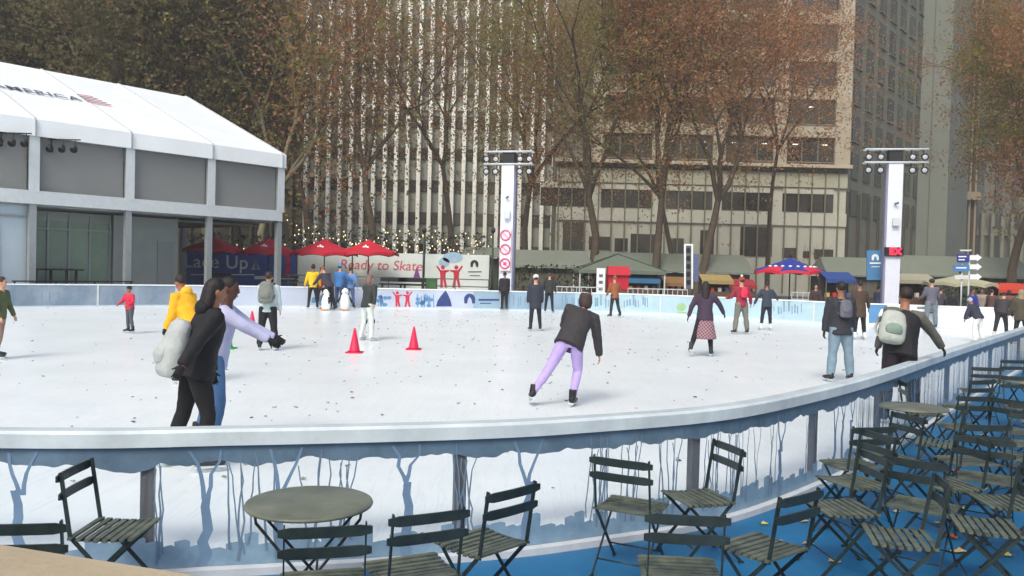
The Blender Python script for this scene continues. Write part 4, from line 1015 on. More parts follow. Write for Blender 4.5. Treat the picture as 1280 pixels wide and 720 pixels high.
for k, (px, D, H, f, n, cc, l) in enumerate(((-40, 60, 25, 8, 17000, LYG, 'yellow-green plane tree at the far left above the pavilion roof'), (40, 68, 27, 9, 17000, LDK, 'dense olive plane tree above the pavilion lettering'),
        (118, 62, 26, 9, 17000, LDK, 'dull green plane tree above the pavilion ridge'), (196, 70, 27, 9, 17000, LDK, 'dark plane tree over the right end of the pavilion ridge'), (262, 64, 26, 10, 17000, LDK, 'pale-stemmed plane tree above the pavilion gable slope'),
        (322, 60, 25, 7, 5500, LO, 'brownish plane tree with a pale forked stem at the pavilion corner'), (300, 78, 29, 10, 16000, LDK, 'tall olive plane tree in the back row behind the pavilion'), (150, 80, 30, 10, 16000, LDK, 'tall dark plane tree in the back row behind the pavilion'), (10, 82, 30, 10, 16000, LDK, 'tall green plane tree in the back row at the far left'))):
    tree(tb(px, D), H, f, 1.1, int(n*2.3), .27, cc, l, 40+k, 0, .34, mbark=bk2 if k in (4, 5, 1) else bk, leafspread=1.3, low=11, hole=.03)
# bare little street tree
tree(tb(1033, 52), 5.2, 1.8, .8, 0, .1, LO, 'small bare street tree beside the stone building corner', 71, 0, .07, mbark=bk, name='bare_tree', group=None)
#@@PART4
# ------------------------------------------------------------------ skating aids, cones
def cone(px, py, h, m, label, group):
    p = G(px, py, .10); t = thing('traffic_cone', label, 'cone', p, 0, group)
    b = MB(); b.tube([(0, 0, .03), (0, 0, .06), (0, 0, h)], [.15*h/.6, .13*h/.6, .022], 18); b.build('body', m, t)
    b = MB(); b.box((0, 0, .015), (.38*h/.6, .38*h/.6, .03)); b.build('base', m, t)
m_cr = mat('cone_red', (206, 30, 72), .5, .06, 8); m_cg = mat('cone_green', (20, 168, 82), .5, .06, 8)
cone(443, 441, .56, m_cr, 'red traffic cone on the ice, left one of the near pair', 'red traffic cones on the ice')
cone(517, 437, .55, m_cr, 'red traffic cone on the ice, right one of the near pair', 'red traffic cones on the ice')
cone(315, 409, .5, m_cr, 'small far red traffic cone beside the skater with the grey backpack', 'red traffic cones on the ice')
cone(284, 436, .56, m_cg, 'green traffic cone just behind the lavender-sleeved skater', None)
def penguin(px, py, h, rz, label):
    p = G(px, py, .10); t = thing('penguin_skating_aid', label, 'skating aid', p, rz, 'penguin skating aids at the far barrier')
    b = MB(); b.tube([(0, 0, .04), (0, 0, .12*h), (0, 0, .4*h), (0, 0, .62*h), (0, 0, .72*h)], [.18, .21, .22, .17, .12], 14); b.ell((0, 0, .82*h), (.15, .15, .16), n=14); b.build('body', mat('penguin_white', (224, 232, 232), .5, .04), t)
    b = MB(); b.tube([(0, .08, .06), (0, .1, .4*h), (0, .07, .7*h)], [(.17, .14), (.19, .14), (.12, .1)], 12, refx=(1, 0, 0)); b.ell((0, .05, .86*h), (.145, .13, .15)); b.build('back_shell', M_black, t)
    b = MB(); b.tube([(0, -.12, .8*h), (0, -.24, .78*h)], [.04, .01], 8); b.build('beak', mat('beak_orange', (220, 140, 40), .5, .05), t)
    for s in (-1, 1): MB().tube([(s*.17, .05, .6*h), (s*.3, .02, .4*h), (s*.3, .0, .32*h)], [.05, .05, .02], 8).build('flipper', M_black, t)
    for s in (-1, 1): MB().ell((s*.1, -.12, .03), (.08, .13, .03)).build('foot', mat('beak_orange', (0, 0, 0)), t)
penguin(431, 388, 1.0, R(20), 'white and black penguin skating aid left of the skater in white trousers')
penguin(408, 388, .95, R(-60), 'penguin skating aid between the yellow jacket and the stooping skater')
def sled(px, py, c, label):
    p = G(px, py, .10); t = thing('seal_skating_aid', label, 'skating aid', p, 0, 'low skating aids against the far barrier'); m = mat('sled_%d_%d' % c[:2], c, .4, .05)
    b = MB(); b.tube([(-.42, 0, .16), (-.3, 0, .24), (0, 0, .27), (.25, 0, .34), (.36, 0, .52)], [.1, .2, .24, .2, .1], 12); b.build('body', m, t); MB().ell((.38, 0, .58), (.15, .14, .14)).build('head', m, t)
    b = MB(); b.tube([(.2, -.22, .62), (.2, .22, .62)], .02, 6); b.tube([(.2, 0, .4), (.2, 0, .62)], .02, 6); b.build('handle', M_dark, t)
sled(1190, 411, (190, 30, 60), 'small red skating aid against the white barrier panel')
sled(1176, 410, (34, 76, 160), 'small blue skating aid against the white barrier panel beside the grey hoodie')

# ------------------------------------------------------------------ people
TS = bpy.data.scenes.new('build')
def remesh(b, vox, smooth=3, wrinkle=0., seed=0):
    me = bpy.data.meshes.new('tmp'); me.from_pydata(b.v, [], b.f); me.update()
    bm = bmesh.new(); bm.from_mesh(me); bmesh.ops.triangulate(bm, faces=[f for f in bm.faces if len(f.verts) > 4]); bmesh.ops.recalc_face_normals(bm, faces=bm.faces); bm.to_mesh(me); bm.free()
    o = bpy.data.objects.new('tmp', me); TS.collection.objects.link(o)
    r = o.modifiers.new('r', 'REMESH'); r.mode = 'VOXEL'; r.voxel_size = vox
    s = o.modifiers.new('s', 'SMOOTH'); s.iterations = smooth; s.factor = .5
    TS.view_layers[0].update(); dg = TS.view_layers[0].depsgraph; out = bpy.data.meshes.new_from_object(o.evaluated_get(dg)); bpy.data.objects.remove(o)
    if wrinkle:
        off = Vector((seed*3.3, seed, 0))
        for v in out.vertices:
            n = noise.noise((v.co+off)*7)+.6*noise.noise((v.co+off)*17)
            v.co += v.normal*n*wrinkle
    for p in out.polygons: p.use_smooth = True
    return out
def mobj(me, name, m, parent, label=None):
    me.materials.clear(); me.materials.append(m); me.name = name
    o = bpy.data.objects.new(name, me); COL.objects.link(o); o.parent = parent
    if label: o['label'] = label
    return o
SKIN = {'l': mat('skin_light', (196, 148, 124), .5, .06, 20), 'm': mat('skin_tan', (150, 104, 80), .5, .06, 20), 'd': mat('skin_deep', (84, 56, 44), .5, .06, 20)}
def dirv(s, fwd, out): a, o = R(fwd), R(out); return Vector((s*math.sin(o), math.sin(a)*math.cos(o), -math.cos(a)*math.cos(o)))
def joints(H, P):
    """joint positions, pelvis at origin; facing +Y"""
    J = {}; tl, ts = R(P.get('lean', 4)), R(P.get('slean', 0))
    up = Vector((math.sin(ts), math.sin(tl)*math.cos(ts), math.cos(tl)*math.cos(ts))).normalized(); J['up'] = up
    fw = Vector((0, 1, 0))-up*up.y; fw.normalize(); rt = fw.cross(up); 
    if rt.x < 0: rt = -rt
    J['rt'] = rt; J['fw'] = fw; J['pel'] = Vector((0, 0, 0))
    J['wai'] = up*.10*H; J['che'] = up*.215*H; J['nec'] = up*.305*H
    hl = R(P.get('hlean', P.get('lean', 4)*.35)); ht = R(P.get('hturn', 0)); 
    J['hup'] = Vector((math.sin(ts)*.5, math.sin(hl), math.cos(hl))).normalized(); J['hed'] = J['nec']+J['hup']*.095*H
    f = Vector((math.sin(ht), math.cos(ht), 0)); f = (f-J['hup']*f.dot(J['hup'])).normalized(); J['hf'] = f; J['hr'] = f.cross(J['hup'])
    for s, k in ((-1, 'L'), (1, 'R')):
        sh = J['nec']-up*.035*H+rt*s*.105*H; J['sho'+k] = sh
        a = P.get('arm'+k, (8, 12, 15)); ua = dirv(s, a[0], a[1]); fa = dirv(s, a[0]+a[2], a[3] if len(a) > 3 else a[1]*.6)
        J['elb'+k] = sh+ua*.165*H; J['wri'+k] = J['elb'+k]+fa*.145*H; J['hd'+k] = fa
        hp = Vector((s*.05*H, 0, -.01*H)); J['hip'+k] = hp
        l = P.get('leg'+k, (4, 5, 6)); th = dirv(s, l[0], l[1]); sn_ = dirv(s, l[0]-l[2], l[3] if len(l) > 3 else l[1]*.8)
        J['kne'+k] = hp+th*.235*H; J['ank'+k] = J['kne'+k]+sn_*.225*H; J['sd'+k] = sn_
    return J
def skate_mesh(skates):
    b = MB()
    b.tube([(0, -.005, .17), (0, -.01, .10), (0, .0, .03)], [(.055, .06), (.052, .062), (.05, .07)], 12, refx=(1, 0, 0))
    b.tube([(0, -.075, .02), (0, .0, .028), (0, .10, .015), (0, .185, .005), (0, .205, .0)], [(.038, .034), (.046, .046), (.05, .034), (.04, .024), (.02, .014)], 12, refx=(1, 0, 0))
    return remesh(b, .012, 3)
boot_me = skate_mesh(True)
def blade_mb():
    b = MB(); b.box((0, .065, -.03), (.075, .27, .016)); b.box((0, -.02, -.052), (.03, .05, .035)); b.box((0, .14, -.052), (.03, .04, .035)); b.prism([(-.003, -.10, -.07), (-.003, -.10, -.083), (-.003, .19, -.083), (-.003, .235, -.07), (-.003, .2, -.062), (-.003, -.09, -.062)], (1, 0, 0), .006); return b
def hand_mb(s, H, fd, palmn, grow=0., curl=25):
    """palm + five unequal bent fingers; origin wrist, fd finger direction, palmn palm normal"""
    b = MB(); fd = fd.normalized(); x = fd.cross(palmn).normalized(); n = x.cross(fd)
    g = grow
    b.tube([-fd*.02, fd*.015, fd*.05, fd*.085], [(.024+g, .02+g), (.030+g, .017+g), (.040+g, .015+g), (.036+g, .012+g)], 10, refx=x)
    def seg(o, L, r, a0, side, c):
        d = (fd*math.cos(R(a0))+x*side*math.sin(R(a0))); pts = [o]; rs = [r]; p = o; ang = 0
        for f in (.45, .3, .25):
            ang += c; dd = d*math.cos(R(ang))+n*math.sin(R(ang)); p = p+dd*L*f; pts.append(p); rs.append(r*(1-.12*len(pts)))
        b.tube(pts, rs, 7)
    for k, (o, L, a) in enumerate(((-.028, .070, -4), (-.009, .082, -1), (.010, .076, 2), (.028, .060, 5))): seg(fd*.075+x*o, L, .0088+g, a, 1, curl)
    seg(fd*.02+x*(-.028)*1, .065, .0105+g, -42, 1, curl*.6)
    return b
eyem = mat('eye_dark', (30, 24, 22), .3, 0); lipm = mat('lip_rose', (150, 84, 80), .5, 0)
def person(label, px, fy, hy, yaw, P, top, bot, skin='l', hair=(40, 28, 24), hairstyle='short', hat=None, hatc=None, gloves=None, boots=(30, 30, 32), skates=True, coat=0., flare=0., hood=False,
           D=None, z=.10, bulk=1., vox=None, group='skaters on the ice', skirt=None, pads=False, X=None, H=None, neckc=None, mtop=None, mbot=None, slim=1.):
    J1 = joints(1.0, P); lo = min(J1['ankL'].z, J1['ankR'].z); bl = .125 if skates else .055
    if X is not None: loc = Vector((X[0], X[1], z))
    elif D is not None: loc = W(px, 345, D); loc.z = z
    else: loc = G(px, fy, z)
    fx = (J1['ankL']+J1['ankR'])/2
    if H is None:
        zt = W(px, hy, loc.y).z-z
        H = (zt-bl-(.015 if hat else 0))/((J1['hed']+J1['hup']*.066).z-lo)
    J = joints(H, P)
    t = thing('person', label, 'person', loc, R(yaw), group)
    off = Vector((-fx.x*H, -fx.y*H, -lo*H+bl)); 
    if X is not None or D is not None: pass
    for k in J:
        if k not in ('up', 'rt', 'fw', 'hup', 'hf', 'hr') and k[:2] not in ('hd', 'sd'): J[k] = J[k]+off
    vox = vox or max(.011, min(.024, loc.y*.0011)); h = H; u = J['up']; rt = J['rt']
    # ---- body, one continuous surface
    b = MB(); h_ = J['hed']; Mh = Matrix((J['hr'], J['hf'], J['hup'])).transposed()
    def legs(b, g, a0=0., zend=1.0, fl=0.):
        for s, k in ((-1, 'L'), (1, 'R')):
            hp, kn, an = J['hip'+k], J['kne'+k], J['ank'+k]; end = kn.lerp(an, zend)
            b.tube([hp+Vector((0, 0, .03*h)), hp, hp.lerp(kn, .45), kn, kn.lerp(end, .35), end], [(.052*h*slim+g, .056*h*slim+g), (.053*h*slim+g, .058*h*slim+g), (.044*h*slim+g, .048*h*slim+g), (.033*h+g, .034*h+g), (.032*h*slim+g+fl*.5, .035*h*slim+g+fl*.5), (.022*h+g+fl, .023*h+g+fl)], 12, refx=(1, 0, 0))
        b.tube([J['pel']-Vector((0, 0, .045*h)), J['pel'], J['wai']], [(.075*h+g, .05*h+g), (.092*h+g, .066*h+g), (.078*h+g, .056*h+g)], 16, refx=rt)
    def torso(b, g, hem=0., fl=0., tofull=True):
        pts = [J['pel']-u*hem, J['pel'].lerp(J['wai'], .4), J['wai'], J['che'], J['nec']-u*.045*h, J['nec']-u*.012*h]
        rr_ = [(.090*h+g+fl, .066*h+g+fl), (.086*h+g+fl*.6, .063*h+g+fl*.6), (.080*h+g+fl*.3, .058*h+g+fl*.3), (.093*h+g, .066*h+g), (.090*h+g, .055*h+g), (.045*h+g, .04*h+g)]
        b.tube(pts, rr_, 18, refx=rt)
    def arms(b, g, end=1.0):
        for k in 'LR':
            a, e, w_ = J['sho'+k], J['elb'+k], J['wri'+k]; w2 = e.lerp(w_, end); inn = a.lerp(J['nec'], .6)-u*.02*h
            b.tube([inn, a, a.lerp(e, .5), e, e.lerp(w2, .5), w2], [.034*h+g, .037*h+g, .031*h+g, .0265*h+g, .0235*h+g, .0175*h+g], 12)
    legs(b, -.004); torso(b, -.004); arms(b, -.003)
    b.tube([J['nec']-u*.03*h, J['nec']+J['hup']*.02*h, h_-J['hup']*.03*h], [.036*h, .032*h, .032*h], 12)
    b.ell(h_+J['hup']*.008*h, (.043*h, .052*h, .058*h), Mh, 16, 12); b.ell(h_+J['hf']*.016*h-J['hup']*.028*h, (.030*h, .034*h, .034*h), Mh, 12, 10)
    b.tube([h_+J['hf']*.046*h+J['hup']*.008*h, h_+J['hf']*.060*h-J['hup']*.012*h], [.005*h, .010*h], 8)
    for s in (-1, 1): b.ell(h_+J['hr']*s*.044*h-J['hup']*.002*h-J['hf']*.003*h, (.006*h, .012*h, .018*h), Mh, 8, 6)
    for k in 'LR': b.tube([J['ank'+k], J['ank'+k]-Vector((0, 0, .03)), J['ank'+k]+Vector((0, .1, -.045))], [.036, .036, .026], 8)
    body = mobj(remesh(b, vox, 2), 'body', SKIN[skin], t)
    # face
    for s in (-1, 1):
        MB().ell(h_+J['hf']*.050*h+J['hr']*s*.0175*h+J['hup']*.008*h, (.0065*h, .004*h, .0042*h), Mh, 8, 6).build('eye', eyem, t)
    MB().ell(h_+J['hf']*.050*h-J['hup']*.032*h, (.013*h, .005*h, .004*h), Mh, 8, 6).build('mouth', lipm, t)
    # ---- clothes
    mb_ = mbot or mat('cloth_%d_%d_%d' % bot, bot, .85, .12, 9, bump=.2, bscale=60); mt_ = mtop or mat('cloth_%d_%d_%d' % top, top, .8, .12, 9, bump=.25, bscale=45)
    b = MB(); legs(b, .010 if slim < 1.05 else .018, fl=.012 if slim > 1.02 else .0, zend=.97); tr = mobj(remesh(b, vox, 3, .003*bulk, len(label)), 'trousers', mb_, t)
    b = MB(); torso(b, .022*bulk, .05*h+coat, flare+(.012 if coat else .004)); arms(b, .014*bulk, .97)
    if coat > .1: pass
    jk = mobj(remesh(b, vox, 5, .005*bulk, len(label)+3), 'coat' if coat > .1 else 'jacket', mt_, t)
    if hood or neckc:
        b = MB(); b.tube([J['nec']-u*.035*h, J['nec']+u*.012*h-J['hf']*.01*h], [(.062*h, .058*h), (.052*h, .050*h)], 14, refx=rt)
        if hood: b.ell(J['nec']-J['fw']*.05*h-u*.005*h, (.065*h, .04*h, .05*h), None, 12, 8)
        mobj(remesh(b, vox, 2), 'hood' if hood else 'collar', mat('cloth_%d_%d_%d' % neckc, neckc, .9, .2, 12) if neckc else mt_, t)
    if skirt:
        b = MB(); L = skirt[0]*h; b.tube([J['pel']+u*.04*h, J['pel']-Vector((0, 0, .04*h)), J['pel']-Vector((0, 0, L*.6)), J['pel']-Vector((0, 0, L))], [(.085*h, .064*h), (.108*h, .082*h), (.14*h, .12*h), (.165*h, .15*h)], 20, refx=(1, 0, 0))
        mobj(remesh(b, vox, 2, .006), 'skirt', skirt[1], t)
    # hair
    hm = mat('hair_%d_%d_%d' % hair, hair, .6, .25, 30, bump=.3, bscale=90)
    if hat != 'hooded':
        b = MB(); b.ell(h_+J['hup']*.020*h-J['hf']*.010*h, (.049*h, .054*h, .055*h), Mh, 16, 12)
        if hairstyle in ('long', 'bob'):
            L = .16*h if hairstyle == 'long' else .08*h; bk_ = h_-J['hf']*.03*h
            dn = (-Vector((0, 0, 1))-J['hf']*.25).normalized()
            b.tube([bk_+J['hup']*.03*h, bk_, bk_+dn*L*.5, bk_+dn*L, bk_+dn*L*1.15], [(.045*h, .035*h), (.052*h, .04*h), (.056*h, .036*h), (.045*h, .026*h), (.02*h, .012*h)], 12, refx=J['hr'])
        elif hairstyle == 'pony':
            b.tube([h_-J['hf']*.05*h+J['hup']*.02*h, h_-J['hf']*.085*h, h_-J['hf']*.08*h-Vector((0, 0, .1*h))], [.02*h, .026*h, .01*h], 10)
        elif hairstyle == 'bun': b.ell(h_+J['hup']*.065*h-J['hf']*.03*h, (.03*h, .03*h, .028*h), Mh)
        hr = remesh(b, max(.010, vox*.8), 2, .004, 2); hr_o = mobj(hr, 'hair', hm, t)
    if hat in ('beanie', 'pompom', 'hooded'):
        m = mat('hat_%d_%d_%d' % hatc, hatc, .9, .15, 20, bump=.4, bscale=120)
        b = MB(); 
        if hat == 'hooded': b.ell(h_+J['hup']*.012*h-J['hf']*.012*h, (.060*h, .060*h, .070*h), Mh, 16, 12); b.tube([h_-J['hup']*.03*h-J['hf']*.01*h, J['nec']-u*.02*h], [.055*h, .066*h], 14)
        else: b.ell(h_+J['hup']*.032*h-J['hf']*.006*h, (.053*h, .058*h, .050*h), Mh, 16, 12); b.tube([h_+J['hup']*.012*h-J['hf']*.004*h, h_+J['hup']*.032*h-J['hf']*.004*h], [(.054*h, .059*h)]*2, 16, refx=J['hr'])
        ho = mobj(remesh(b, max(.010, vox*.8), 2), 'hat' if hat != 'hooded' else 'hood', m, t)
        if hat == 'pompom': MB().ell(h_+J['hup']*.09*h, (.022*h,)*3).build('pompom', M_white, ho)
    if hat == 'cap':
        m = mat('hat_%d_%d_%d' % hatc, hatc, .8, .1); b = MB(); b.ell(h_+J['hup']*.03*h, (.052*h, .057*h, .042*h), Mh, 16, 10); b.tube([h_+J['hup']*.02*h+J['hf']*.04*h, h_+J['hup']*.012*h+J['hf']*.095*h], [(.045*h, .008*h), (.03*h, .004*h)], 12, refx=J['hr']); b.build('cap', m, t)
    if hat == 'headband': MB().tube([h_+J['hup']*.012*h-J['hf']*.004*h, h_+J['hup']*.036*h-J['hf']*.006*h], [(.053*h, .058*h)]*2, 18, refx=J['hr']).build('headband', mat('hat_%d_%d_%d' % hatc, hatc, .9, .1), t)
    # hands
    for s, k in ((-1, 'L'), (1, 'R')):
        fd = J['hd'+k]; pn = Vector((-s, 0, 0)); pn = (pn-fd*pn.dot(fd)).normalized()
        hb = hand_mb(s, h, fd, pn, .003 if gloves else 0, P.get('curl', 22)); sc = h/1.75*.9
        for i in range(len(hb.v)): hb.v[i] = tuple(Vector(hb.v[i])*sc+J['wri'+k])
        me = remesh(hb, .005 if loc.y < 14 else .008, 1); mobj(me, 'glove' if gloves else 'hand', mat('glove_%d_%d_%d' % gloves, gloves, .8, .1) if gloves else SKIN[skin], t)
    # feet
    bm_ = mat('boot_%d_%d_%d' % boots, boots, .45, .08)
    for s, k in ((-1, 'L'), (1, 'R')):
        o = bpy.data.objects.new('skate' if skates else 'shoe', boot_me.copy()); COL.objects.link(o); o.parent = t; o.data.materials.clear(); o.data.materials.append(bm_)
        sd_v = J['sd'+k]; tilt = math.atan2(sd_v.y, -sd_v.z); lt = P.get('foot'+k, None)
        lift = J['ank'+k].z-bl
        rx = R(lt[0]) if lt else (-min(.9, lift*2.2) if lift > .03 else 0)
        o.location = J['ank'+k]-Vector((0, 0, .04)); o.rotation_euler = (rx, (sd_v.x*s)*s*-.35, R(lt[1] if lt else -s*10)); sc = h/1.75; o.scale = (sc, sc, min(1, sc*1.05))
        if skates: bl_ = blade_mb().build('blade', [M_frame], o)
        if pads:
            kp = J['kne'+k]+Vector((0, .03, 0)); b = MB(); b.ell(kp, (.075, .07, .10)); b.build('knee_pad', M_black, t)
    t['H'] = 0; del t['H']
    return t, J, h
def backpack(t, J, h, c, label, dims=(.30, .17, .42), down=0., side=0., c2=None, name='backpack', extra=0., straps=True):
    q = J['che']-J['fw']*(.075*h+dims[1]/2+.02+extra)-J['up']*down+J['rt']*side
    M = Matrix((J['rt'], J['fw'], J['up'])).transposed(); Mw = wm(t)
    bp = thing(name, label, 'bag', Mw @ q, t.rotation_euler.z)
    b = MB(); X = dims[0]/2; Y = dims[1]/2; Z = dims[2]/2
    b.tube([M @ Vector((0, 0, -Z)), M @ Vector((0, 0, -Z*.8)), M @ Vector((0, -.01, 0)), M @ Vector((0, 0, Z*.8)), M @ Vector((0, 0, Z))], [(X*.8, Y*.7), (X, Y), (X*1.02, Y*1.05), (X*.85, Y*.85), (X*.5, Y*.5)], 18, refx=J['rt'])
    m = mat('bag_%d_%d_%d' % c, c, .7, .14, 10, bump=.3, bscale=30)
    mobj(remesh(b, .016, 3, .006, 5), 'bag_body', m, bp)
    b = MB(); b.tube([M @ Vector((0, -Y*.7, -Z*.55)), M @ Vector((0, -Y*.9, -Z*.3)), M @ Vector((0, -Y*.7, Z*.1))], [(X*.6, Y*.5), (X*.7, Y*.6), (X*.55, Y*.4)], 14, refx=J['rt'])
    mobj(remesh(b, .016, 3), 'front_pocket', mat('bag_%d_%d_%d' % (c2 or c), c2 or c, .7, .14, 10), bp)
    for s in (-1, 1) if straps else ():
        b = MB(); b.tube([M @ Vector((s*X*.6, Y*.7, Z*.75)), M @ Vector((s*X*.65, Y+.10*h, Z*.95)), M @ Vector((s*X*.8, Y+.15*h, Z*.3)), M @ Vector((s*X*.9, Y*.8, -Z*.6))], [(.022, .008)]*4, 8); b.build('strap', m, bp)
    return bp
STR = {'armL': (10, 10, 12), 'armR': (6, 12, 15), 'legL': (5, 6, 8), 'legR': (-3, 7, 4)}
def pz(**k): d = dict(STR); d.update(k); return d
# foreground group at the left
t, J, h = person('skater in black with long dark hair and a pale grey bag, nearest at left', 235, 0, 349, -58, pz(lean=15, hlean=10, armL=(4, 6, 8), armR=(-42, 24, 10), legL=(-10, 6, 8), legR=(12, 8, 20)), (24, 24, 27), (22, 22, 24), 'm', (30, 24, 22), 'long', gloves=(24, 22, 24), D=8.0, bulk=1.9, hood=True, flare=.03)
backpack(t, J, h, (168, 174, 172), 'pale grey soft backpack on the nearest black-clad skater', (.34, .24, .56), down=.27, extra=-.05, straps=False, side=-.02)
t, J, h = person('skater in lavender sweater and jeans reaching a black glove to the right', 260, 0, 347, -80, pz(lean=12, hlean=8, hturn=10, armL=(54, 6, 10), armR=(60, 14, 2), legL=(-8, 5, 8), legR=(10, 6, 18)), (176, 178, 208), (72, 108, 148), 'd', (26, 22, 22), 'short', gloves=(24, 24, 26), D=8.9, bulk=1.1)
t, J, h = person('skater in a bright yellow hooded jacket stooping behind the black-clad skater', 246, 0, 345, 70, pz(lean=22, hlean=16, armL=(8, 2, 20), armR=(6, 4, 26), legL=(10, 6, 20), legR=(-4, 6, 14)), (232, 172, 34), (28, 28, 30), 'm', (34, 26, 24), 'short', hood=True, neckc=(236, 184, 52), gloves=(26, 26, 28), D=13.6, bulk=1.8, flare=.02)
person('person cut by the left edge in an olive jacket and tan trousers', -5, 449, 346, -85, pz(lean=6, legL=(-5, 5, 8), legR=(8, 5, 12)), (82, 92, 58), (164, 134, 118), 'l', (60, 44, 34), 'short')
person('child in a red jacket skating near the far left barrier', 163, 417, 357, 150, pz(armL=(12, 28, 50, -10), armR=(12, 30, 50, -10), legL=(8, 10, 14), legR=(-2, 6, 4)), (196, 44, 72), (78, 84, 92), 'm', (30, 24, 24), 'short', hat='beanie', hatc=(40, 36, 40), bulk=1.1)
t, J, h = person('skater in pale sleeves and black trousers wearing a grey backpack', 334, 438, 340, 4, pz(lean=3, armL=(20, 8, 60), armR=(2, 9, 6), legL=(2, 7, 3), legR=(0, 7, 2)), (180, 196, 198), (32, 32, 36), 'l', (52, 40, 36), 'short', slim=1.06, boots=(40, 40, 42))
backpack(t, J, h, (112, 118, 112), 'grey backpack on the skater with pale sleeves', (.34, .2, .5), down=.02)
person('skater in a yellow jacket and black trousers by the penguin skating aids', 391, 386, 331, 20, pz(armL=(6, 14, 14), armR=(6, 14, 10)), (230, 186, 30), (34, 32, 32), 'm', (26, 22, 22), 'bun', bulk=1.3)
person('stooping skater in a dark navy coat pushing a penguin aid', 412, 388, 334, 50, pz(lean=34, hlean=30, armL=(40, 8, 10), armR=(38, 10, 10), legL=(14, 6, 20), legR=(-8, 6, 8)), (50, 52, 66), (34, 34, 40), 'l', (120, 76, 48), 'short', bulk=1.2)
person('person in a maroon jacket behind the stooping navy skater', 402, 0, 334, 10, pz(), (128, 34, 66), (50, 50, 60), 'l', (50, 36, 30), 'short', D=38.2)
person('person in a bright blue jacket behind the white penguin aid', 424, 0, 330, -20, pz(armR=(30, 30, 30)), (58, 112, 170), (60, 80, 110), 'l', (60, 44, 38), 'short', hat='beanie', hatc=(70, 130, 180), D=38.0, bulk=1.3)
person('person in a pale blue jacket right of the bright blue jacket', 438, 0, 334, 0, pz(), (104, 140, 190), (70, 90, 130), 'l', (60, 44, 38), 'short', D=38.4, bulk=1.2)
person('skater in dark grey jacket, white trousers and black knee pads', 458, 426, 343, -35, pz(lean=14, slean=-4, armL=(50, 20, 20), armR=(-28, 26, 6), legL=(4, 5, 14), legR=(2, 10, 8)), (48, 54, 52), (206, 216, 210), 'l', (120, 92, 84), 'bob', boots=(214, 216, 214), pads=True, bulk=1.2)
person('thin figure in black beside the left light tower', 630, 388, 340, 10, pz(legL=(0, 2, 0), legR=(4, 2, 4), armL=(4, 5, 6), armR=(4, 5, 6)), (34, 34, 40), (26, 26, 30), 'm', (30, 26, 26), 'short')
person('skater in long navy coat and a white knit hat in mid rink', 669, 414, 343, 6, pz(armL=(6, 6, 6), armR=(6, 6, 8), legL=(-6, 5, 2), legR=(8, 7, 8)), (46, 50, 62), (34, 34, 40), 'l', (50, 40, 36), 'short', hat='beanie', hatc=(206, 204, 200), coat=.16, bulk=1.1)
person('skater in dark olive jacket just right of the white knit hat', 686, 391, 341, -10, pz(armL=(20, 14, 40)), (44, 48, 46), (34, 34, 38), 'l', (64, 52, 44), 'short')
person('skater in lilac leggings and charcoal top pushing off in the middle foreground', 690, 508, 363, -8, pz(lean=36, slean=16, hlean=26, armL=(30, 14, 60), armR=(8, 10, 6), legL=(-3, 27, 5, 33), legR=(22, 2, 40, -8)), (52, 50, 52), (178, 158, 214), 'l', (56, 42, 38), 'bob', hat='headband', hatc=(196, 196, 196), boots=(26, 26, 30), bulk=1.6, slim=.98, flare=.015)
person('skater in orange-brown top before the red draped booth', 769, 397, 345, 24, pz(armL=(10, 12, 20), armR=(20, 22, 70), legL=(4, 6, 4), legR=(-4, 9, 12)), (142, 84, 52), (42, 42, 48), 'l', (130, 84, 52), 'bun', coat=.05)
m_pl = bpy.data.materials.new('plaid_red'); m_pl.use_nodes = True
def plaid(m, c1, c2, sc, rot=0.):
    n = m.node_tree.nodes; l = m.node_tree.links; b = n['Principled BSDF']; tc = n.new('ShaderNodeTexCoord'); mp = n.new('ShaderNodeMapping'); mp.inputs['Rotation'].default_value = (0, rot, 0); l.new(tc.outputs['Object'], mp.inputs[0])
    mx = n.new('ShaderNodeMix'); mx.data_type = 'RGBA'; fs = []
    for ax in ('X', 'Z'):
        wv = n.new('ShaderNodeTexWave'); wv.bands_direction = ax; wv.inputs['Scale'].default_value = sc; l.new(mp.outputs[0], wv.inputs[0])
        g = n.new('ShaderNodeMath'); g.operation = 'GREATER_THAN'; g.inputs[1].default_value = .86; l.new(wv.outputs['Fac'], g.inputs[0]); fs.append(g)
    a = n.new('ShaderNodeMath'); a.operation = 'MAXIMUM'; l.new(fs[0].outputs[0], a.inputs[0]); l.new(fs[1].outputs[0], a.inputs[1]); l.new(a.outputs[0], mx.inputs[0])
    mx.inputs[6].default_value = (*lin(c1), 1); mx.inputs[7].default_value = (*lin(c2), 1); l.new(mx.outputs[2], b.inputs['Base Color']); b.inputs['Roughness'].default_value = .85
plaid(m_pl, (168, 40, 62), (84, 40, 52), 6)
m_ps = bpy.data.materials.new('plaid_skirt'); m_ps.use_nodes = True; plaid(m_ps, (104, 58, 72), (158, 136, 140), 5.5, .7)
person('skater with long black hair in a plum coat and plaid skirt', 876, 446, 352, -14, pz(lean=6, hlean=2, armL=(-10, 26, 10), armR=(22, 34, 14), legL=(-16, 16, 18), legR=(4, 6, 4)), (62, 48, 66), (28, 26, 32), 'l', (32, 24, 24), 'long', skirt=(.30, m_ps), gloves=(30, 32, 48), boots=(36, 44, 50), coat=.02, bulk=1.2, flare=.012)
t, J, h = person('skater in red plaid jacket and grey trousers with a red bag', 926, 418, 346, 8, pz(armL=(10, 22, 70), armR=(4, 24, 20), legL=(2, 8, 2), legR=(0, 9, 2)), (170, 40, 60), (112, 112, 104), 'l', (60, 40, 34), 'short', hat='pompom', hatc=(150, 70, 50), mtop=m_pl, slim=1.1, bulk=1.2)
backpack(t, J, h, (212, 44, 76), 'small red bag on the back of the plaid-jacket skater', (.24, .12, .36), down=.03)
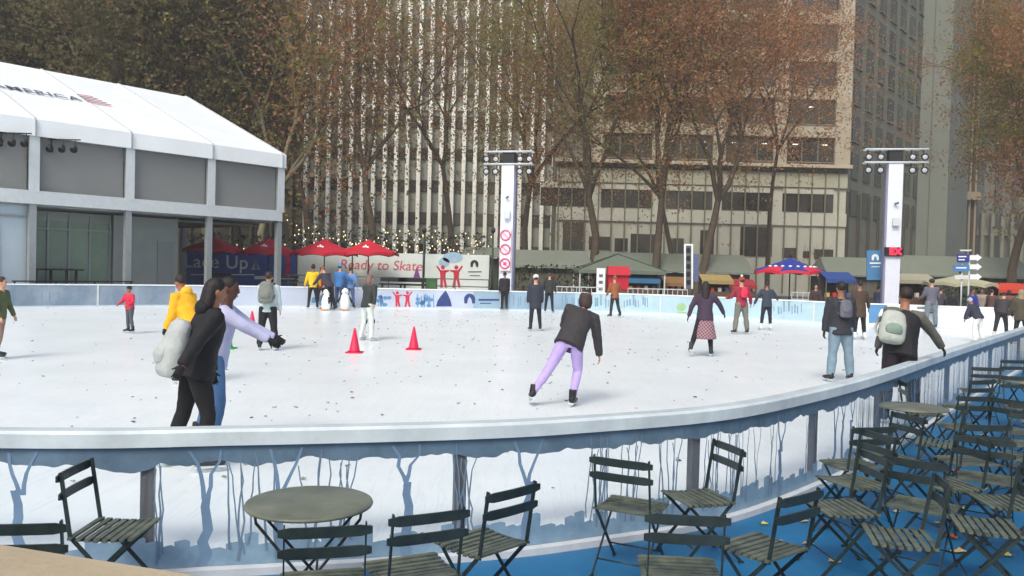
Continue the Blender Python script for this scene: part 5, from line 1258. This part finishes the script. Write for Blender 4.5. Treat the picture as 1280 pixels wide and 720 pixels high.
person('skater in dark blue-grey jacket with white skates right of the plaid jacket', 957, 413, 352, 0, pz(armL=(4, 32, 6), armR=(10, 40, 60), legL=(0, 8, 2), legR=(2, 6, 2)), (52, 60, 72), (36, 42, 56), 'm', (34, 30, 34), 'short', boots=(220, 222, 224), coat=.02, bulk=1.25)
t, J, h = person('man in a charcoal coat and light jeans standing by the near barrier', 1050, 478, 352, 2, pz(lean=5, armL=(2, 10, 2), armR=(6, 8, 10), legL=(0, 6, 1), legR=(0, 8, 1)), (44, 46, 52), (116, 138, 152), 'm', (36, 30, 32), 'short', slim=1.12, boots=(34, 34, 38), coat=.03, bulk=1.9, gloves=(30, 30, 34))
backpack(t, J, h, (96, 96, 108), 'small oval grey backpack on the man in the charcoal coat', (.24, .12, .34), down=.04)
person('skater in a long brown coat with black sleeve behind the man in light jeans', 1074, 425, 351, 8, pz(armL=(6, 10, 6), armR=(12, 26, 8), legL=(0, 5, 1), legR=(2, 7, 3)), (70, 56, 46), (30, 28, 30), 'm', (38, 30, 28), 'short', coat=.20, boots=(214, 214, 214), bulk=1.2)
t, J, h = person('man in black vest and grey sleeves, gloved hand on the near barrier', 1128, 0, 360, -12, pz(slean=9, lean=22, hlean=10, armL=(14, 10, 20), armR=(26, 40, 0, 34), legL=(0, 7, 6), legR=(6, 9, 12)), (94, 92, 84), (40, 34, 40), 'm', (42, 30, 28), 'short', gloves=(28, 28, 30), X=(5.36, 11.5), bulk=1.2, slim=1.1)
b = MB(); u = J['up']; b.tube([J['pel']-u*.06*h, J['wai'], J['che'], J['nec']-u*.05*h, J['nec']-u*.02*h], [(.118*h, .096*h), (.112*h, .09*h), (.12*h, .092*h), (.112*h, .078*h), (.06*h, .055*h)], 18, refx=J['rt']); mobj(remesh(b, .016, 3, .008, 4), 'vest', mat('vest_black', (30, 28, 30), .7, .15), t)
backpack(t, J, h, (166, 172, 164), 'pale grey-green backpack low on the left side of the leaning man', (.34, .2, .46), down=.22, side=-.2, c2=(120, 140, 128), extra=.03)
person('skater in a grey hoodie and grey jeans by the small coloured skating aids', 1163, 411, 348, -8, pz(armL=(14, 14, 60), armR=(14, 14, 50), legL=(2, 7, 2), legR=(-2, 5, 0)), (92, 92, 104), (108, 118, 128), 'l', (34, 30, 32), 'short', hat='cap', hatc=(30, 30, 34), slim=1.12, bulk=1.3, boots=(34, 60, 100))
person('bending skater in navy jacket and white trousers near the right end', 1223, 428, 373, 30, pz(lean=30, hlean=30, armL=(8, 20, 2), armR=(30, 16, 10), legL=(8, 10, 20), legR=(0, 8, 10)), (46, 50, 66), (216, 218, 216), 'm', (190, 196, 190), 'short', hat='beanie', hatc=(160, 176, 172), bulk=2.3, slim=1.1, boots=(220, 220, 220))
person('skater in dark maroon-grey coat bending toward the right edge', 1250, 424, 366, -40, pz(lean=34, hlean=30, armL=(30, 12, 20), legL=(-14, 6, 8), legR=(20, 6, 28)), (56, 52, 56), (40, 40, 46), 'l', (50, 38, 36), 'short', bulk=2.0, boots=(210, 210, 210))
person('skater in an olive parka with fur hood at the right edge', 1276, 430, 362, -10, pz(lean=8, armL=(10, 14, 20)), (72, 68, 54), (44, 42, 44), 'l', (110, 96, 84), 'short', hat='hooded', hatc=(150, 136, 108), bulk=2.3, coat=.1)
# onlookers behind the far barrier
rp = random.Random(5)
ON = [(1215, 38.5, 341, (54, 60, 140), 'onlooker in a royal blue jacket behind the far barrier at the right'), (1192, 40, 353, (40, 40, 44), 'onlooker in black behind the barrier, left of the royal blue jacket'), (1240, 40, 348, (92, 66, 62), 'onlooker in dusty brown behind the barrier, right of the royal blue jacket'),
      (1262, 41, 350, (116, 70, 66), 'onlooker in rust red behind the barrier at the right edge'), (1098, 42, 350, (84, 92, 120), 'onlooker in slate blue below the blue information sign'), (1176, 41, 347, (70, 66, 72), 'onlooker in dark grey behind the hoodie skater'),
      (1020, 41, 349, (66, 52, 52), 'onlooker in dark brown left of the man in the charcoal coat'), (1058, 42, 346, (48, 66, 104), 'onlooker in dark blue between the charcoal coat and the brown coat'), (1228, 42, 352, (150, 140, 132), 'onlooker in pale beige between blue and brown onlookers')]
for px, D, hy, c, l in ON:
    person(l, px, 0, hy, rp.choice((170, 150, 20, -60, 200)), pz(), c, (46, 46, 52), rp.choice('lmd'), (40+rp.randrange(40), 32, 30), rp.choice(('short', 'bob')), D=D, z=0, skates=False, group='onlookers behind the far barrier', bulk=1.3, H=1.72+.06*rp.random())

bpy.data.scenes.remove(TS)
